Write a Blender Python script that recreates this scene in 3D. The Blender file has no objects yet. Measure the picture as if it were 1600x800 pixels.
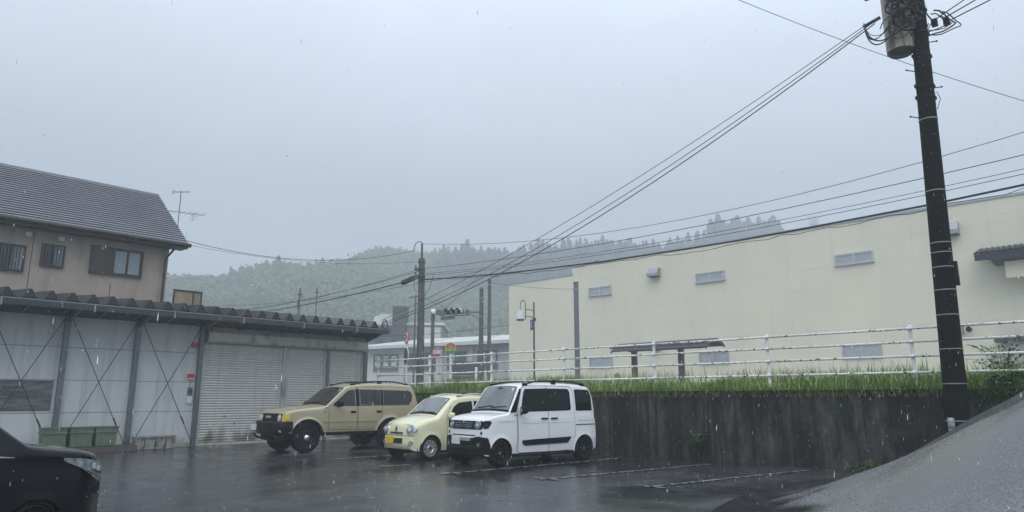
import bpy, math, random
import numpy as np
from mathutils import Vector, Matrix, noise
random.seed(7); np.random.seed(7)
R = math.radians
SC = bpy.context.scene
COL = SC.collection

# ------------------------------------------------------------------ camera
cam_data = bpy.data.cameras.new('camera'); cam = bpy.data.objects.new('camera', cam_data); COL.objects.link(cam)
cam.location = (0, 0, 1.42)
cam.rotation_euler = (R(90 + 11.616), 0, R(43.5))
cam_data.sensor_width = 36; cam_data.lens = 36 * 1080 / 1600
cam_data.clip_start = 0.05; cam_data.clip_end = 4000
SC.camera = cam

# ------------------------------------------------------------------ world: rain-heavy overcast sky
SUN_EL, SUN_AZ = R(50), R(140)
world = bpy.data.worlds.new('World'); SC.world = world; world.use_nodes = True
wt = world.node_tree; wt.nodes.clear()
def wn(t, **k):
    n = wt.nodes.new(t)
    for a, b in k.items(): setattr(n, a, b)
    return n
sky = wn('ShaderNodeTexSky', sky_type='NISHITA', sun_disc=False, sun_elevation=SUN_EL, sun_rotation=SUN_AZ)
sky.air_density = 1.0; sky.dust_density = 6.0
tc = wn('ShaderNodeTexCoord'); sep = wn('ShaderNodeSeparateXYZ'); wt.links.new(tc.outputs['Generated'], sep.inputs[0])
ramp = wn('ShaderNodeValToRGB'); wt.links.new(sep.outputs['Z'], ramp.inputs[0])
cr = ramp.color_ramp
cr.elements[0].position = 0.0; cr.elements[0].color = (.425, .50, .60, 1)
cr.elements[1].position = 1.0; cr.elements[1].color = (1.7, 1.82, 2.0, 1)
e = cr.elements.new(.28); e.color = (.47, .55, .665, 1)
e = cr.elements.new(.55); e.color = (.98, 1.11, 1.29, 1)
nz = wn('ShaderNodeTexNoise'); nz.inputs['Scale'].default_value = 1.6; nz.inputs['Detail'].default_value = 3
mp = wn('ShaderNodeMapping'); mp.inputs['Scale'].default_value = (1, 1, 2.2)
wt.links.new(tc.outputs['Generated'], mp.inputs[0]); wt.links.new(mp.outputs[0], nz.inputs['Vector'])
mr = wn('ShaderNodeMapRange'); mr.inputs[1].default_value = .3; mr.inputs[2].default_value = .7
mr.inputs[3].default_value = .90; mr.inputs[4].default_value = 1.10
wt.links.new(nz.outputs[0], mr.inputs[0])
mul = wn('ShaderNodeVectorMath', operation='SCALE'); wt.links.new(ramp.outputs[0], mul.inputs[0]); wt.links.new(mr.outputs[0], mul.inputs[3])
bg1 = wn('ShaderNodeBackground'); bg1.inputs[1].default_value = 1.0; wt.links.new(mul.outputs[0], bg1.inputs[0])
bg2 = wn('ShaderNodeBackground'); bg2.inputs[1].default_value = 0.06; wt.links.new(sky.outputs[0], bg2.inputs[0])
mx = wn('ShaderNodeMixShader'); mx.inputs[0].default_value = .12
wt.links.new(bg1.outputs[0], mx.inputs[1]); wt.links.new(bg2.outputs[0], mx.inputs[2])
wo = wn('ShaderNodeOutputWorld'); wt.links.new(mx.outputs[0], wo.inputs[0])

# ------------------------------------------------------------------ sun behind the cloud layer
sd = bpy.data.lights.new('sun', 'SUN'); sd.energy = 1.2; sd.angle = R(50); sd.color = (1, .97, .93)
sun = bpy.data.objects.new('sun', sd); COL.objects.link(sun)
sun.rotation_euler = Vector((-math.sin(SUN_AZ) * math.cos(SUN_EL), -math.cos(SUN_AZ) * math.cos(SUN_EL), -math.sin(SUN_EL))).to_track_quat('-Z', 'Y').to_euler()

SC.view_settings.view_transform = 'Standard'; SC.view_settings.look = 'None'
SC.view_settings.exposure = 0.10; SC.view_settings.gamma = 1
SC.cycles.volume_bounces = 2; SC.cycles.max_bounces = 8

# ------------------------------------------------------------------ materials
def mat(name, col, rough=.6, spec=.5, metal=0., var=0., vscale=3., col2=None, bump=0., bscale=40., coat=0.,
        stretch=(1, 1, 1), rvar=0., detail=5., trans=0., ior=None, sharp=None, emit=None, sss=None):
    m = bpy.data.materials.new(name); m.use_nodes = True; nt = m.node_tree; b = nt.nodes['Principled BSDF']
    def setc(s, v): b.inputs[s].default_value = v
    setc('Base Color', (*col, 1)); setc('Roughness', rough); setc('Specular IOR Level', spec); setc('Metallic', metal)
    setc('Coat Weight', coat); setc('Coat Roughness', .06)
    if ior: setc('IOR', ior)
    if trans: setc('Transmission Weight', trans)
    t = nt.nodes.new('ShaderNodeNewGeometry'); mpn = nt.nodes.new('ShaderNodeMapping'); mpn.inputs['Scale'].default_value = stretch
    nt.links.new(t.outputs['Position'], mpn.inputs[0])
    if var or col2 or rvar:
        n = nt.nodes.new('ShaderNodeTexNoise'); n.inputs['Scale'].default_value = vscale; n.inputs['Detail'].default_value = detail
        n.inputs['Roughness'].default_value = .62
        nt.links.new(mpn.outputs[0], n.inputs['Vector'])
        rp = nt.nodes.new('ShaderNodeMapRange')
        a, c = sharp if sharp else (.3, .7)
        rp.inputs[1].default_value = a; rp.inputs[2].default_value = c
        nt.links.new(n.outputs[0], rp.inputs[0])
        if var or col2:
            k = nt.nodes.new('ShaderNodeMix'); k.data_type = 'RGBA'
            c1 = [max(0, x * (1 - var)) for x in col]; c2 = col2 if col2 else [min(1, x * (1 + var)) for x in col]
            if col2: c1 = col
            k.inputs[6].default_value = (*c1, 1); k.inputs[7].default_value = (*c2, 1)
            nt.links.new(rp.outputs[0], k.inputs[0]); nt.links.new(k.outputs[2], b.inputs['Base Color'])
        if rvar:
            r2 = nt.nodes.new('ShaderNodeMapRange'); r2.inputs[3].default_value = rough; r2.inputs[4].default_value = rough + rvar
            nt.links.new(rp.outputs[0], r2.inputs[0]); nt.links.new(r2.outputs[0], b.inputs['Roughness'])
    if bump:
        n2 = nt.nodes.new('ShaderNodeTexNoise'); n2.inputs['Scale'].default_value = bscale; n2.inputs['Detail'].default_value = 4
        nt.links.new(mpn.outputs[0], n2.inputs['Vector'])
        bp = nt.nodes.new('ShaderNodeBump'); bp.inputs['Strength'].default_value = bump; bp.inputs['Distance'].default_value = .02
        nt.links.new(n2.outputs[0], bp.inputs['Height']); nt.links.new(bp.outputs[0], b.inputs['Normal'])
    return m

def add_layer(m, col, scale, lo, hi, stretch=(1, 1, 1), zlo=None, zhi=None, rough=None, amount=1.):
    """a second stain layer: noise mask, optionally limited by height on the object"""
    nt = m.node_tree; b = nt.nodes['Principled BSDF']
    t = nt.nodes.new('ShaderNodeNewGeometry'); mpn = nt.nodes.new('ShaderNodeMapping'); mpn.inputs['Scale'].default_value = stretch
    nt.links.new(t.outputs['Position'], mpn.inputs[0])
    n = nt.nodes.new('ShaderNodeTexNoise'); n.inputs['Scale'].default_value = scale; n.inputs['Detail'].default_value = 6
    nt.links.new(mpn.outputs[0], n.inputs['Vector'])
    mk = nt.nodes.new('ShaderNodeMapRange'); mk.inputs[1].default_value = lo; mk.inputs[2].default_value = hi
    mk.inputs[4].default_value = amount
    src = n.outputs[0]
    if zlo is not None:
        s = nt.nodes.new('ShaderNodeSeparateXYZ'); nt.links.new(t.outputs['Position'], s.inputs[0])
        z = nt.nodes.new('ShaderNodeMapRange'); z.inputs[1].default_value = zlo; z.inputs[2].default_value = zhi
        z.inputs[3].default_value = .35; z.inputs[4].default_value = -.3
        nt.links.new(s.outputs['Z'], z.inputs[0])
        ad = nt.nodes.new('ShaderNodeMath'); ad.operation = 'ADD'; nt.links.new(n.outputs[0], ad.inputs[0]); nt.links.new(z.outputs[0], ad.inputs[1])
        src = ad.outputs[0]
    nt.links.new(src, mk.inputs[0])
    k = nt.nodes.new('ShaderNodeMix'); k.data_type = 'RGBA'
    old = b.inputs['Base Color']
    if old.is_linked: nt.links.new(old.links[0].from_socket, k.inputs[6])
    else: k.inputs[6].default_value = old.default_value
    k.inputs[7].default_value = (*col, 1)
    nt.links.new(mk.outputs[0], k.inputs[0]); nt.links.new(k.outputs[2], b.inputs['Base Color'])
    if rough is not None:
        r = nt.nodes.new('ShaderNodeMix'); ro = b.inputs['Roughness']
        if ro.is_linked: nt.links.new(ro.links[0].from_socket, r.inputs[2])
        else: r.inputs[2].default_value = ro.default_value
        r.inputs[3].default_value = rough
        nt.links.new(mk.outputs[0], r.inputs[0]); nt.links.new(r.outputs[0], b.inputs['Roughness'])
    return m

M = {}
M['asphalt'] = mat('wet asphalt', (.024, .026, .029), .05, .5, var=.35, vscale=.9, rvar=.28, bump=.10, bscale=70)
add_layer(M['asphalt'], (.050, .052, .055), .35, .48, .66, stretch=(1.2, .35, 1), rough=.30, amount=.7)
M['ramp'] = mat('wet ramp asphalt', (.118, .121, .126), .26, .5, var=.45, vscale=34, rvar=.2, detail=9, sharp=(.42, .58))
add_layer(M['ramp'], (.05, .051, .054), 62, .54, .62, amount=.55)
add_layer(M['ramp'], (.05, .052, .056), .6, .48, .62, stretch=(1.2, .6, 1), rough=.20, amount=.75)
add_layer(M['ramp'], (.26, .265, .27), 71, .56, .64, amount=.5)
add_layer(M['ramp'], (.026, .028, .031), 1.1, .42, .62, zlo=.0, zhi=.62, rough=.10, amount=1.)
M['street'] = mat('street asphalt', (.06, .062, .065), .3, var=.2, vscale=2, bump=.3, bscale=60)
M['soil'] = mat('ground soil', (.05, .06, .035), .9, var=.4, vscale=4)
M['line'] = mat('worn white line paint', (.27, .27, .265), .4, var=.2, vscale=20, bump=.3)
add_layer(M['line'], (.04, .042, .045), 9, .40, .58, rough=.2)
M['concrete'] = mat('light concrete', (.34, .34, .32), .6, var=.2, vscale=5, bump=.3, bscale=50)
M['wall'] = mat('black stained wet concrete', (.060, .060, .055), .65, spec=.2, var=.6, vscale=6.0, stretch=(1.6, 1.6, .8), bump=.9, bscale=22)
add_layer(M['wall'], (.011, .011, .012), 2.0, .40, .58, stretch=(1.6, 1.6, .32), amount=.9)
add_layer(M['wall'], (.008, .008, .009), 1.5, .25, .60, stretch=(2.5, 2.5, .5), zlo=2.5, zhi=.95, amount=.85)
add_layer(M['wall'], (.012, .012, .012), 1.0, .54, .60, stretch=(11, 11, .25), amount=.75)
add_layer(M['wall'], (.15, .15, .14), 12, .66, .72, stretch=(2, 2, .5), amount=.5)
add_layer(M['wall'], (.15, .15, .14), 7, .62, .78, stretch=(2.2, 2.2, .30), amount=.6)
add_layer(M['wall'], (.03, .04, .02), 3.0, .58, .72, stretch=(1, 1, 1))
M['cream'] = mat('cream siding', (.72, .69, .56), .6, var=.025, vscale=.5, stretch=(.4, 1, 1.5), bump=.12, bscale=14)
add_layer(M['cream'], (.60, .59, .50), .5, .45, .75, stretch=(1.2, 1.2, .35), amount=.5)
add_layer(M['cream'], (.52, .51, .44), 1.6, .60, .76, stretch=(2.5, 2.5, .10), amount=.4)
M['creamcap'] = mat('grey metal coping', (.36, .42, .45), .35, metal=.3)
M['seal'] = mat('dark joint', (.03, .03, .032), .7)
M['creamseal'] = mat('cream joint sealant', (.42, .42, .37), .7)
M['alu'] = mat('aluminium frame', (.50, .53, .56), .35, metal=.55)
M['frosted'] = mat('frosted window pane', (.36, .385, .42), .22, .8, var=.1)
M['white_paint'] = mat('white rail paint', (.75, .77, .76), .4, var=.06, vscale=8, bump=.2)
M['rust_paint'] = mat('flaking white rail paint', (.72, .74, .73), .42, var=.08, vscale=8, bump=.3, bscale=30)
add_layer(M['rust_paint'], (.06, .045, .035), 15, .585, .62, rough=.8)
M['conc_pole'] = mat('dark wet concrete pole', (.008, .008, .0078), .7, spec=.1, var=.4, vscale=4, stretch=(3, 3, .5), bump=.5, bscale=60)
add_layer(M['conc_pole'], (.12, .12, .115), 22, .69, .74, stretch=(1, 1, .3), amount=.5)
M['far_pole'] = mat('grey concrete pole', (.085, .085, .08), .6, var=.3, vscale=4, stretch=(2, 2, .6))
M['steel'] = mat('galvanised steel', (.33, .35, .37), .4, metal=.5, var=.15, vscale=6)
M['steel_dark'] = mat('blue grey steel', (.15, .17, .19), .4, metal=.4, var=.15, vscale=5)
M['black'] = mat('black rubber', (.012, .012, .013), .5, bump=.2)
M['cable'] = mat('black cable', (.02, .022, .025), .5)
M['tank'] = mat('rain streaked grey tank', (.33, .29, .24), .4, var=.15, vscale=3, stretch=(3, 3, .4))
add_layer(M['tank'], (.06, .055, .05), 5, .52, .66, stretch=(2.5, 2.5, .2))
M['insul'] = mat('porcelain', (.35, .34, .33), .2)
M['shed'] = mat('pale grey blue metal panel', (.60, .62, .635), .5, var=.05, vscale=1.2, stretch=(1, 1, .5), rvar=.12, bump=.25, bscale=2.5)
add_layer(M['shed'], (.36, .38, .39), 2.2, .50, .72, stretch=(3, 3, .25), amount=.5)
add_layer(M['shed'], (.22, .23, .19), 5, .72, 1.0, zlo=.1, zhi=.8, amount=.7)
M['shutter'] = mat('grey shutter slat', (.60, .60, .57), .4, metal=.0, var=.05, vscale=2, stretch=(1, 1, 3))
add_layer(M['shutter'], (.15, .14, .085), 2.4, .58, .86, stretch=(1, 1, .8), zlo=.0, zhi=1.35, amount=.9)
add_layer(M['shutter'], (.20, .20, .19), 3.0, .52, .72, stretch=(2.5, 2.5, .15), amount=.22)
M['stain_slat'] = mat('shutter slat with mud splashes', (.43, .42, .38), .45, var=.06, vscale=2)
add_layer(M['stain_slat'], (.17, .16, .09), 2.6, .42, .62, stretch=(1, 1, 1), amount=.85)
M['shutter_box'] = mat('shutter box metal', (.50, .50, .48), .45, var=.1, vscale=1.5, stretch=(1, 1, .5))
add_layer(M['shutter_box'], (.10, .10, .09), 3, .52, .68, stretch=(1, 1, .6), amount=.6)
M['plate_roof'] = mat('dark wet folded roof plate', (.075, .085, .092), .25, metal=.35, var=.25, vscale=2)
M['gutter'] = mat('grey gutter', (.075, .085, .095), .45, metal=.1, var=.15, vscale=2)
M['soffit'] = mat('dark soffit', (.045, .05, .055), .6, var=.3, vscale=2)
M['chalk'] = mat('chalky scuffed grey board', (.055, .07, .08), .8, var=.3, vscale=3)
add_layer(M['chalk'], (.27, .28, .27), 2.6, .44, .66, stretch=(1, .5, 5), amount=.8)
add_layer(M['chalk'], (.20, .20, .21), 30, .5, .6, stretch=(1, 1, 1.5), amount=.6)
M['red'] = mat('red plastic', (.55, .02, .05), .35)
M['stucco'] = mat('tan stucco', (.41, .345, .295), .8, var=.10, vscale=2.5, bump=.5, bscale=70)
add_layer(M['stucco'], (.27, .225, .185), 1.3, .5, .72, stretch=(2, 2, .25), amount=.7)
M['roof_tile'] = mat('dark blue grey slate course', (.20, .21, .24), .38, .6, var=.12, vscale=1.2, rvar=.12)
M['canopy_tile'] = mat('dark navy canopy tile', (.02, .025, .04), .45, .3)
M['edging'] = mat('wet concrete edging', (.19, .19, .185), .35, var=.35, vscale=12, bump=.3)
M['brown'] = mat('dark brown frame', (.028, .021, .02), .4)
M['dark_glass'] = mat('dark window glass', (.03, .038, .045), .05, .8)
M['sky_glass'] = mat('pale window glass', (.20, .27, .30), .08, .9)
M['brown_slat'] = mat('brown storm shutter', (.07, .055, .045), .45, var=.1, vscale=4)
M['amber'] = mat('yellowed balcony sheet', (.27, .215, .14), .35, var=.35, vscale=3, stretch=(1, 1, .5))
M['green_bin'] = mat('olive green plastic', (.12, .165, .115), .5, var=.15, vscale=6)
M['wood'] = mat('wet timber', (.09, .08, .07), .6, var=.3, vscale=5, stretch=(1, 8, 8))
M['block'] = mat('mottled concrete block', (.27, .265, .25), .7, var=.2, vscale=9, bump=.4)
add_layer(M['block'], (.10, .10, .08), 7, .52, .62)
M['leaf'] = mat('broadleaf foliage', (.08, .125, .066), .95, spec=.0, var=.20, vscale=.08, detail=3)
M['bamboo'] = mat('bamboo foliage', (.12, .17, .085), .95, spec=.0, var=.2, vscale=.1, detail=3)
M['conifer'] = mat('conifer foliage', (.022, .042, .026), .7, var=.4, vscale=.2, detail=3)
M['bark'] = mat('bark', (.05, .04, .03), .9)
M['hill'] = mat('hill floor', (.035, .06, .03), .9, var=.3, vscale=.05)
M['grass'] = mat('fresh wet grass', (.19, .31, .06), .5, col2=(.31, .40, .13), vscale=1.4, detail=5)
M['grass2'] = mat('grass tuft', (.18, .29, .08), .45, col2=(.30, .33, .14), vscale=1.2, detail=4)
M['grass_mat'] = mat('grass thatch', (.035, .06, .018), .8, col2=(.09, .11, .04), vscale=6)
M['weed'] = mat('weed leaf', (.05, .13, .03), .45, var=.35, vscale=8)
M['hall'] = mat('white plaster', (.56, .57, .55), .6, var=.08, vscale=.6, stretch=(1, 1, .4))
M['hall_roof'] = mat('pale metal roof', (.58, .60, .58), .35, var=.08, vscale=.8, stretch=(1, .3, 1))
M['hall_win'] = mat('grey green window band', (.10, .15, .15), .3)
M['paper'] = mat('paper notice', (.66, .68, .66), .7)
M['ink'] = mat('dark ink', (.03, .04, .05), .6)
M['dkgrey'] = mat('dark grey cladding', (.055, .058, .065), .5, var=.15, vscale=1)
M['midgrey'] = mat('mid grey cladding', (.22, .24, .25), .5, var=.12, vscale=.7)
M['sign_red'] = mat('sign red', (.50, .03, .05), .4)
M['sign_white'] = mat('sign white', (.72, .72, .70), .4)
M['sign_yellow'] = mat('sign yellow', (.62, .52, .06), .4)
M['sign_green'] = mat('sign green', (.05, .30, .12), .4)
M['sign_blue'] = mat('sign navy', (.035, .035, .16), .4)
M['purple'] = mat('dark purple grey sign', (.035, .03, .05), .4)
M['shelter'] = mat('brown grey canopy sheet', (.03, .025, .028), .45, .3)
M['haze_ant'] = mat('pale antenna', (.3, .32, .35), .6)
M['chrome'] = mat('chrome', (.75, .77, .80), .08, metal=1)
M['silver'] = mat('silver wheel', (.55, .57, .58), .25, metal=.6)
M['lamp_clear'] = mat('clear lamp lens', (.55, .60, .64), .05, 1.0, var=.2, vscale=30)
M['lamp_grey'] = mat('headlamp reflector', (.26, .29, .32), .08, 1.0, var=.35, vscale=25, metal=.3)
M['lamp_amber'] = mat('amber lamp lens', (.70, .52, .03), .1, 1.0, var=.2, vscale=20)
M['lamp_red'] = mat('tail lamp red', (.16, .008, .01), .1, .9)
M['plate_white'] = mat('white licence plate', (.66, .68, .68), .4)
M['plate_yellow'] = mat('yellow licence plate', (.70, .45, .02), .4)
M['car_white'] = mat('white car paint', (.80, .82, .84), .32, .5, coat=.8, bump=.012, bscale=160)
M['brace'] = mat('dark brace rod', (.03, .032, .035), .5, metal=.3)
M['car_cream'] = mat('cream car paint', (.72, .70, .47), .32, .5, coat=.8, bump=.012, bscale=160)
M['car_beige'] = mat('beige car paint', (.39, .355, .235), .35, .5, coat=.7, bump=.012, bscale=160)
M['car_black'] = mat('black car paint', (.002, .0025, .005), .10, .3, coat=.45, bump=.02, bscale=120)
M['trim'] = mat('black plastic trim', (.006, .007, .009), .55, spec=.2, var=.2, vscale=20)
M['seam'] = mat('panel gap', (.01, .01, .01), .8)
M['car_glass_light'] = mat('lightly tinted car glass', (.02, .022, .024), .04, .6, rvar=.04, vscale=60)
M['car_glass'] = mat('tinted car glass', (.006, .008, .010), .05, .18, rvar=.04, vscale=60)
M['windscreen'] = mat('windscreen glass', (.09, .108, .108), .04, 1.0, var=.5, vscale=2.2, rvar=.06, ior=1.7)  # pale mottled base colour paints in part of the glass reflection
M['windscreen_brown'] = mat('windscreen glass over dim cabin', (.050, .050, .047), .04, .8, var=.55, vscale=3.2)
M['tyre'] = mat('tyre rubber', (.005, .005, .006), .65, spec=.2, bump=.3, bscale=60)
M['rim_black'] = mat('black alloy', (.022, .023, .026), .3, metal=.4)
M['wiper'] = mat('wiper black', (.01, .01, .01), .4)
M['rain'] = mat('rain water', (.85, .88, .92), .1, 1.0, trans=.2, ior=1.33)

# ------------------------------------------------------------------ mesh helpers
class MB:
    def __init__(s): s.v = []; s.f = []
    def add(s, vs, fs):
        b = len(s.v); s.v += [tuple(p) for p in vs]; s.f += [tuple(b + i for i in f) for f in fs]; return s
    def box(s, a, b):
        (x0, y0, z0), (x1, y1, z1) = a, b
        if x0 > x1: x0, x1 = x1, x0
        if y0 > y1: y0, y1 = y1, y0
        if z0 > z1: z0, z1 = z1, z0
        return s.add([(x0, y0, z0), (x1, y0, z0), (x1, y1, z0), (x0, y1, z0), (x0, y0, z1), (x1, y0, z1), (x1, y1, z1), (x0, y1, z1)],
                     [(0, 3, 2, 1), (4, 5, 6, 7), (0, 1, 5, 4), (1, 2, 6, 5), (2, 3, 7, 6), (3, 0, 4, 7)])
    def cyl(s, a, b, r0, r1=None, n=12, caps=True):
        r1 = r0 if r1 is None else r1
        a = Vector(a); b = Vector(b); d = (b - a)
        if d.length < 1e-6: return s
        d.normalize(); u = d.orthogonal().normalized(); w = d.cross(u)
        vs = [a + (u * math.cos(t) + w * math.sin(t)) * r0 for t in [2 * math.pi * i / n for i in range(n)]]
        vs += [b + (u * math.cos(t) + w * math.sin(t)) * r1 for t in [2 * math.pi * i / n for i in range(n)]]
        fs = [(i, (i + 1) % n, n + (i + 1) % n, n + i) for i in range(n)]
        if caps: fs += [tuple(range(n - 1, -1, -1)), tuple(range(n, 2 * n))]
        return s.add(vs, fs)
    def tube(s, pts, r, n=6):
        pts = [Vector(p) for p in pts]; vs = []; fs = []
        u = None
        for i, p in enumerate(pts):
            d = (pts[min(i + 1, len(pts) - 1)] - pts[max(i - 1, 0)]).normalized()
            if u is None: u = d.orthogonal().normalized()
            u = (u - d * u.dot(d)).normalized(); w = d.cross(u)
            rr = r[i] if isinstance(r, (list, tuple)) else r
            vs += [p + (u * math.cos(2 * math.pi * k / n) + w * math.sin(2 * math.pi * k / n)) * rr for k in range(n)]
        for i in range(len(pts) - 1):
            for k in range(n):
                fs.append((i * n + k, i * n + (k + 1) % n, (i + 1) * n + (k + 1) % n, (i + 1) * n + k))
        fs += [tuple(range(n - 1, -1, -1)), tuple((len(pts) - 1) * n + k for k in range(n))]
        return s.add(vs, fs)
    def lathe(s, prof, c=(0, 0, 0), axis='z', n=24, closed=False):
        """prof: (radius, height) list"""
        vs = []; fs = []; m = len(prof)
        for k in range(n):
            t = 2 * math.pi * k / n
            for (r, h) in prof:
                a, b = r * math.cos(t), r * math.sin(t)
                p = (a, b, h) if axis == 'z' else ((a, h, b) if axis == 'y' else (h, a, b))
                vs.append((p[0] + c[0], p[1] + c[1], p[2] + c[2]))
        for k in range(n):
            k2 = (k + 1) % n
            for j in range(m - (0 if closed else 1)):
                j2 = (j + 1) % m
                fs.append((k * m + j, k2 * m + j, k2 * m + j2, k * m + j2))
        return s.add(vs, fs)
    def prism(s, poly, a, b, axis='y'):
        """poly 2D extruded from a to b along axis; the 2D coords are the other two axes in order"""
        n = len(poly)
        def P(p, h):
            return {'y': (p[0], h, p[1]), 'x': (h, p[0], p[1]), 'z': (p[0], p[1], h)}[axis]
        vs = [P(p, a) for p in poly] + [P(p, b) for p in poly]
        return s.add(vs, [tuple(range(n - 1, -1, -1)), tuple(range(n, 2 * n))] + [(i, (i + 1) % n, n + (i + 1) % n, n + i) for i in range(n)])
    def mesh(s, name, m, smooth=False, fix=True):
        me = bpy.data.meshes.new(name); me.from_pydata(s.v, [], s.f)
        if m: me.materials.append(M[m] if isinstance(m, str) else m)
        if fix:
            import bmesh
            bm = bmesh.new(); bm.from_mesh(me); bmesh.ops.recalc_face_normals(bm, faces=bm.faces); bm.to_mesh(me); bm.free()
        if smooth:
            me.polygons.foreach_set('use_smooth', [True] * len(me.polygons))
            if smooth != 'all':
                me.set_sharp_from_angle(angle=R(smooth if smooth is not True else 40))
        return me
    def obj(s, name, m, parent=None, smooth=False, loc=None, rz=0, fix=True, **props):
        return link(name, s.mesh(name, m, smooth, fix), parent, loc, rz, **props)

def link(name, data, parent=None, loc=None, rz=0, **props):
    o = bpy.data.objects.new(name, data); COL.objects.link(o)
    if loc is not None: o.location = loc
    if rz: o.rotation_euler = (0, 0, rz)
    if parent is not None: o.parent = parent
    for k, v in props.items(): o[{'cat': 'category'}.get(k, k)] = v
    return o
def thing(name, label, cat, loc=(0, 0, 0), rz=0, group=None):
    o = link(name, None, None, loc, rz, label=label, category=cat); o.empty_display_size = .2
    if group: o['group'] = group
    return o
def dup(root, loc=None, rz=None, label=None):
    r = root.copy(); COL.objects.link(r)
    if loc is not None: r.location = loc
    if rz is not None: r.rotation_euler = (0, 0, rz)
    if label: r['label'] = label
    for ch in list(root.children):
        c = ch.copy(); COL.objects.link(c); c.parent = r
        for g in list(ch.children):
            d = g.copy(); COL.objects.link(d); d.parent = c
    return r
def text_mesh(name, body, size, m, parent, loc, rot, extrude=.002, align='CENTER', sx=1.):
    cu = bpy.data.curves.new(name, 'FONT'); cu.body = body; cu.size = size; cu.extrude = extrude
    cu.align_x = align; cu.align_y = 'CENTER'; cu.resolution_u = 2
    o = bpy.data.objects.new(name, cu); COL.objects.link(o)
    dg = bpy.context.evaluated_depsgraph_get(); me = bpy.data.meshes.new_from_object(o.evaluated_get(dg))
    COL.objects.unlink(o); bpy.data.objects.remove(o)
    me.name = name; me.materials.clear(); me.materials.append(M[m])
    t = link(name, me, parent, loc); t.rotation_euler = rot; t.scale = (sx, 1, 1)
    return t
def raw_mesh(name, V, F, m, smooth=False):
    """numpy: V (n,3), F (k,3|4)"""
    me = bpy.data.meshes.new(name); k = F.shape[1]
    me.vertices.add(len(V)); me.vertices.foreach_set('co', V.astype(np.float32).ravel())
    me.loops.add(F.size); me.loops.foreach_set('vertex_index', F.astype(np.int32).ravel())
    me.polygons.add(len(F)); me.polygons.foreach_set('loop_start', np.arange(0, F.size, k, dtype=np.int32))
    me.polygons.foreach_set('loop_total', np.full(len(F), k, dtype=np.int32))
    me.materials.append(M[m]); me.update(calc_edges=True)
    if smooth: me.polygons.foreach_set('use_smooth', [True] * len(F))
    return me

# ================================================================== THE SETTING
UP = 1.55            # level of the upper street
MB().box((-418, -418, -.30), (418, 418, -.03)).obj('ground', 'soil', kind='structure')
g = MB(); nx, ny = 60, 40
x0, x1, y0, y1 = -30, 14, -14, 15.13
for j in range(ny + 1):
    for i in range(nx + 1):
        x = x0 + (x1 - x0) * i / nx; y = y0 + (y1 - y0) * j / ny
        g.v.append((x, y, .008 * noise.noise(Vector((x * .35, y * .35, 0)))))
for j in range(ny):
    for i in range(nx): a = j * (nx + 1) + i; g.f.append((a, a + 1, a + nx + 2, a + nx + 1))
g.obj('parking_lot', 'asphalt', smooth='all', kind='structure')
MB().box((-150, 15.36, -.02), (110, 150, UP)).obj('upper_street', 'street', kind='structure')
MB().box((-70, 19.4, UP + .002), (30, 28.6, UP + .006)).obj('road', 'street', kind='structure')
MB().box((-70, 28.6, UP + .001), (30, 28.8, UP + .15)).obj('kerb', 'concrete', kind='structure')
MB().box((-60, 28.8, UP + .001), (30, 35.9, UP + .12)).obj('pavement', 'concrete', kind='structure')

def strip(p, q, w, z0, z1, a=0.):
    p = Vector(p); q = Vector(q); d = (q - p).normalized(); n = Vector((-d.y, d.x)) * w / 2
    m = MB(); N = 24; rows = []
    for i in range(N + 1):
        c = p.lerp(q, i / N); j = .010 * noise.noise(Vector((c.x * 5, c.y * 5, 3)))
        rows.append((c - n * (1 + j * 8), c + n * (1 - j * 8)))
    for a_, b_ in rows: m.v += [(a_.x, a_.y, z1), (b_.x, b_.y, z1)]
    for i in range(N): m.f.append((2 * i, 2 * i + 2, 2 * i + 3, 2 * i + 1))
    return m
for k, (p, q) in enumerate([((-10.36, 8.95), (-9.95, 14.3)), ((-8.43, 9.62), (-7.65, 14.33)), ((-6.49, 9.99), (-5.60, 14.5)),
                            ((-14.66, 9.3), (-14.5, 14.2)), ((-12.42, 9.05), (-12.3, 9.75)), ((-16.62, 9.1), (-16.4, 9.75)), ((-10.62, 9.22), (-10.10, 9.20)),
                            ((-8.7, 9.78), (-8.15, 9.76)), ((-6.75, 10.12), (-6.2, 10.10))]):
    strip(p, q, .10, 0, .014).obj('parking_line', 'line', kind='structure')

# ramp climbing to the upper street on the right: ruled between its toe and its far edge
toe = [(-4.56, 14.25), (-4.85, 12.7), (-4.95, 11.0), (-4.75, 9.3), (-4.2, 7.6), (-3.2, 5.8), (-1.6, 4.3), (.8, 3.0), (4.5, 2.0)]
edge = [(-4.44, 14.1, .0), (-3.35, 11.99, .40), (-2.71, 11.07, .66), (-2.24, 10.42, .89), (-1.64, 9.48, 1.19), (-1.13, 8.57, 1.42), (-.44, 7.58, 1.74), (1.2, 6.6, 2.0), (4.5, 5.2, 2.2)]
def lerp_poly(P, t, n):
    f = t * (len(P) - 1); i = min(int(f), len(P) - 2); u = f - i
    # Catmull-Rom
    g = lambda k: Vector(P[max(0, min(len(P) - 1, k))])
    a, b, c, d = g(i - 1), g(i), g(i + 1), g(i + 2)
    return .5 * ((2 * b) + (-a + c) * u + (2 * a - 5 * b + 4 * c - d) * u * u + (-a + 3 * b - 3 * c + d) * u ** 3)
rm = MB(); NU, NV = 80, 24
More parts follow.
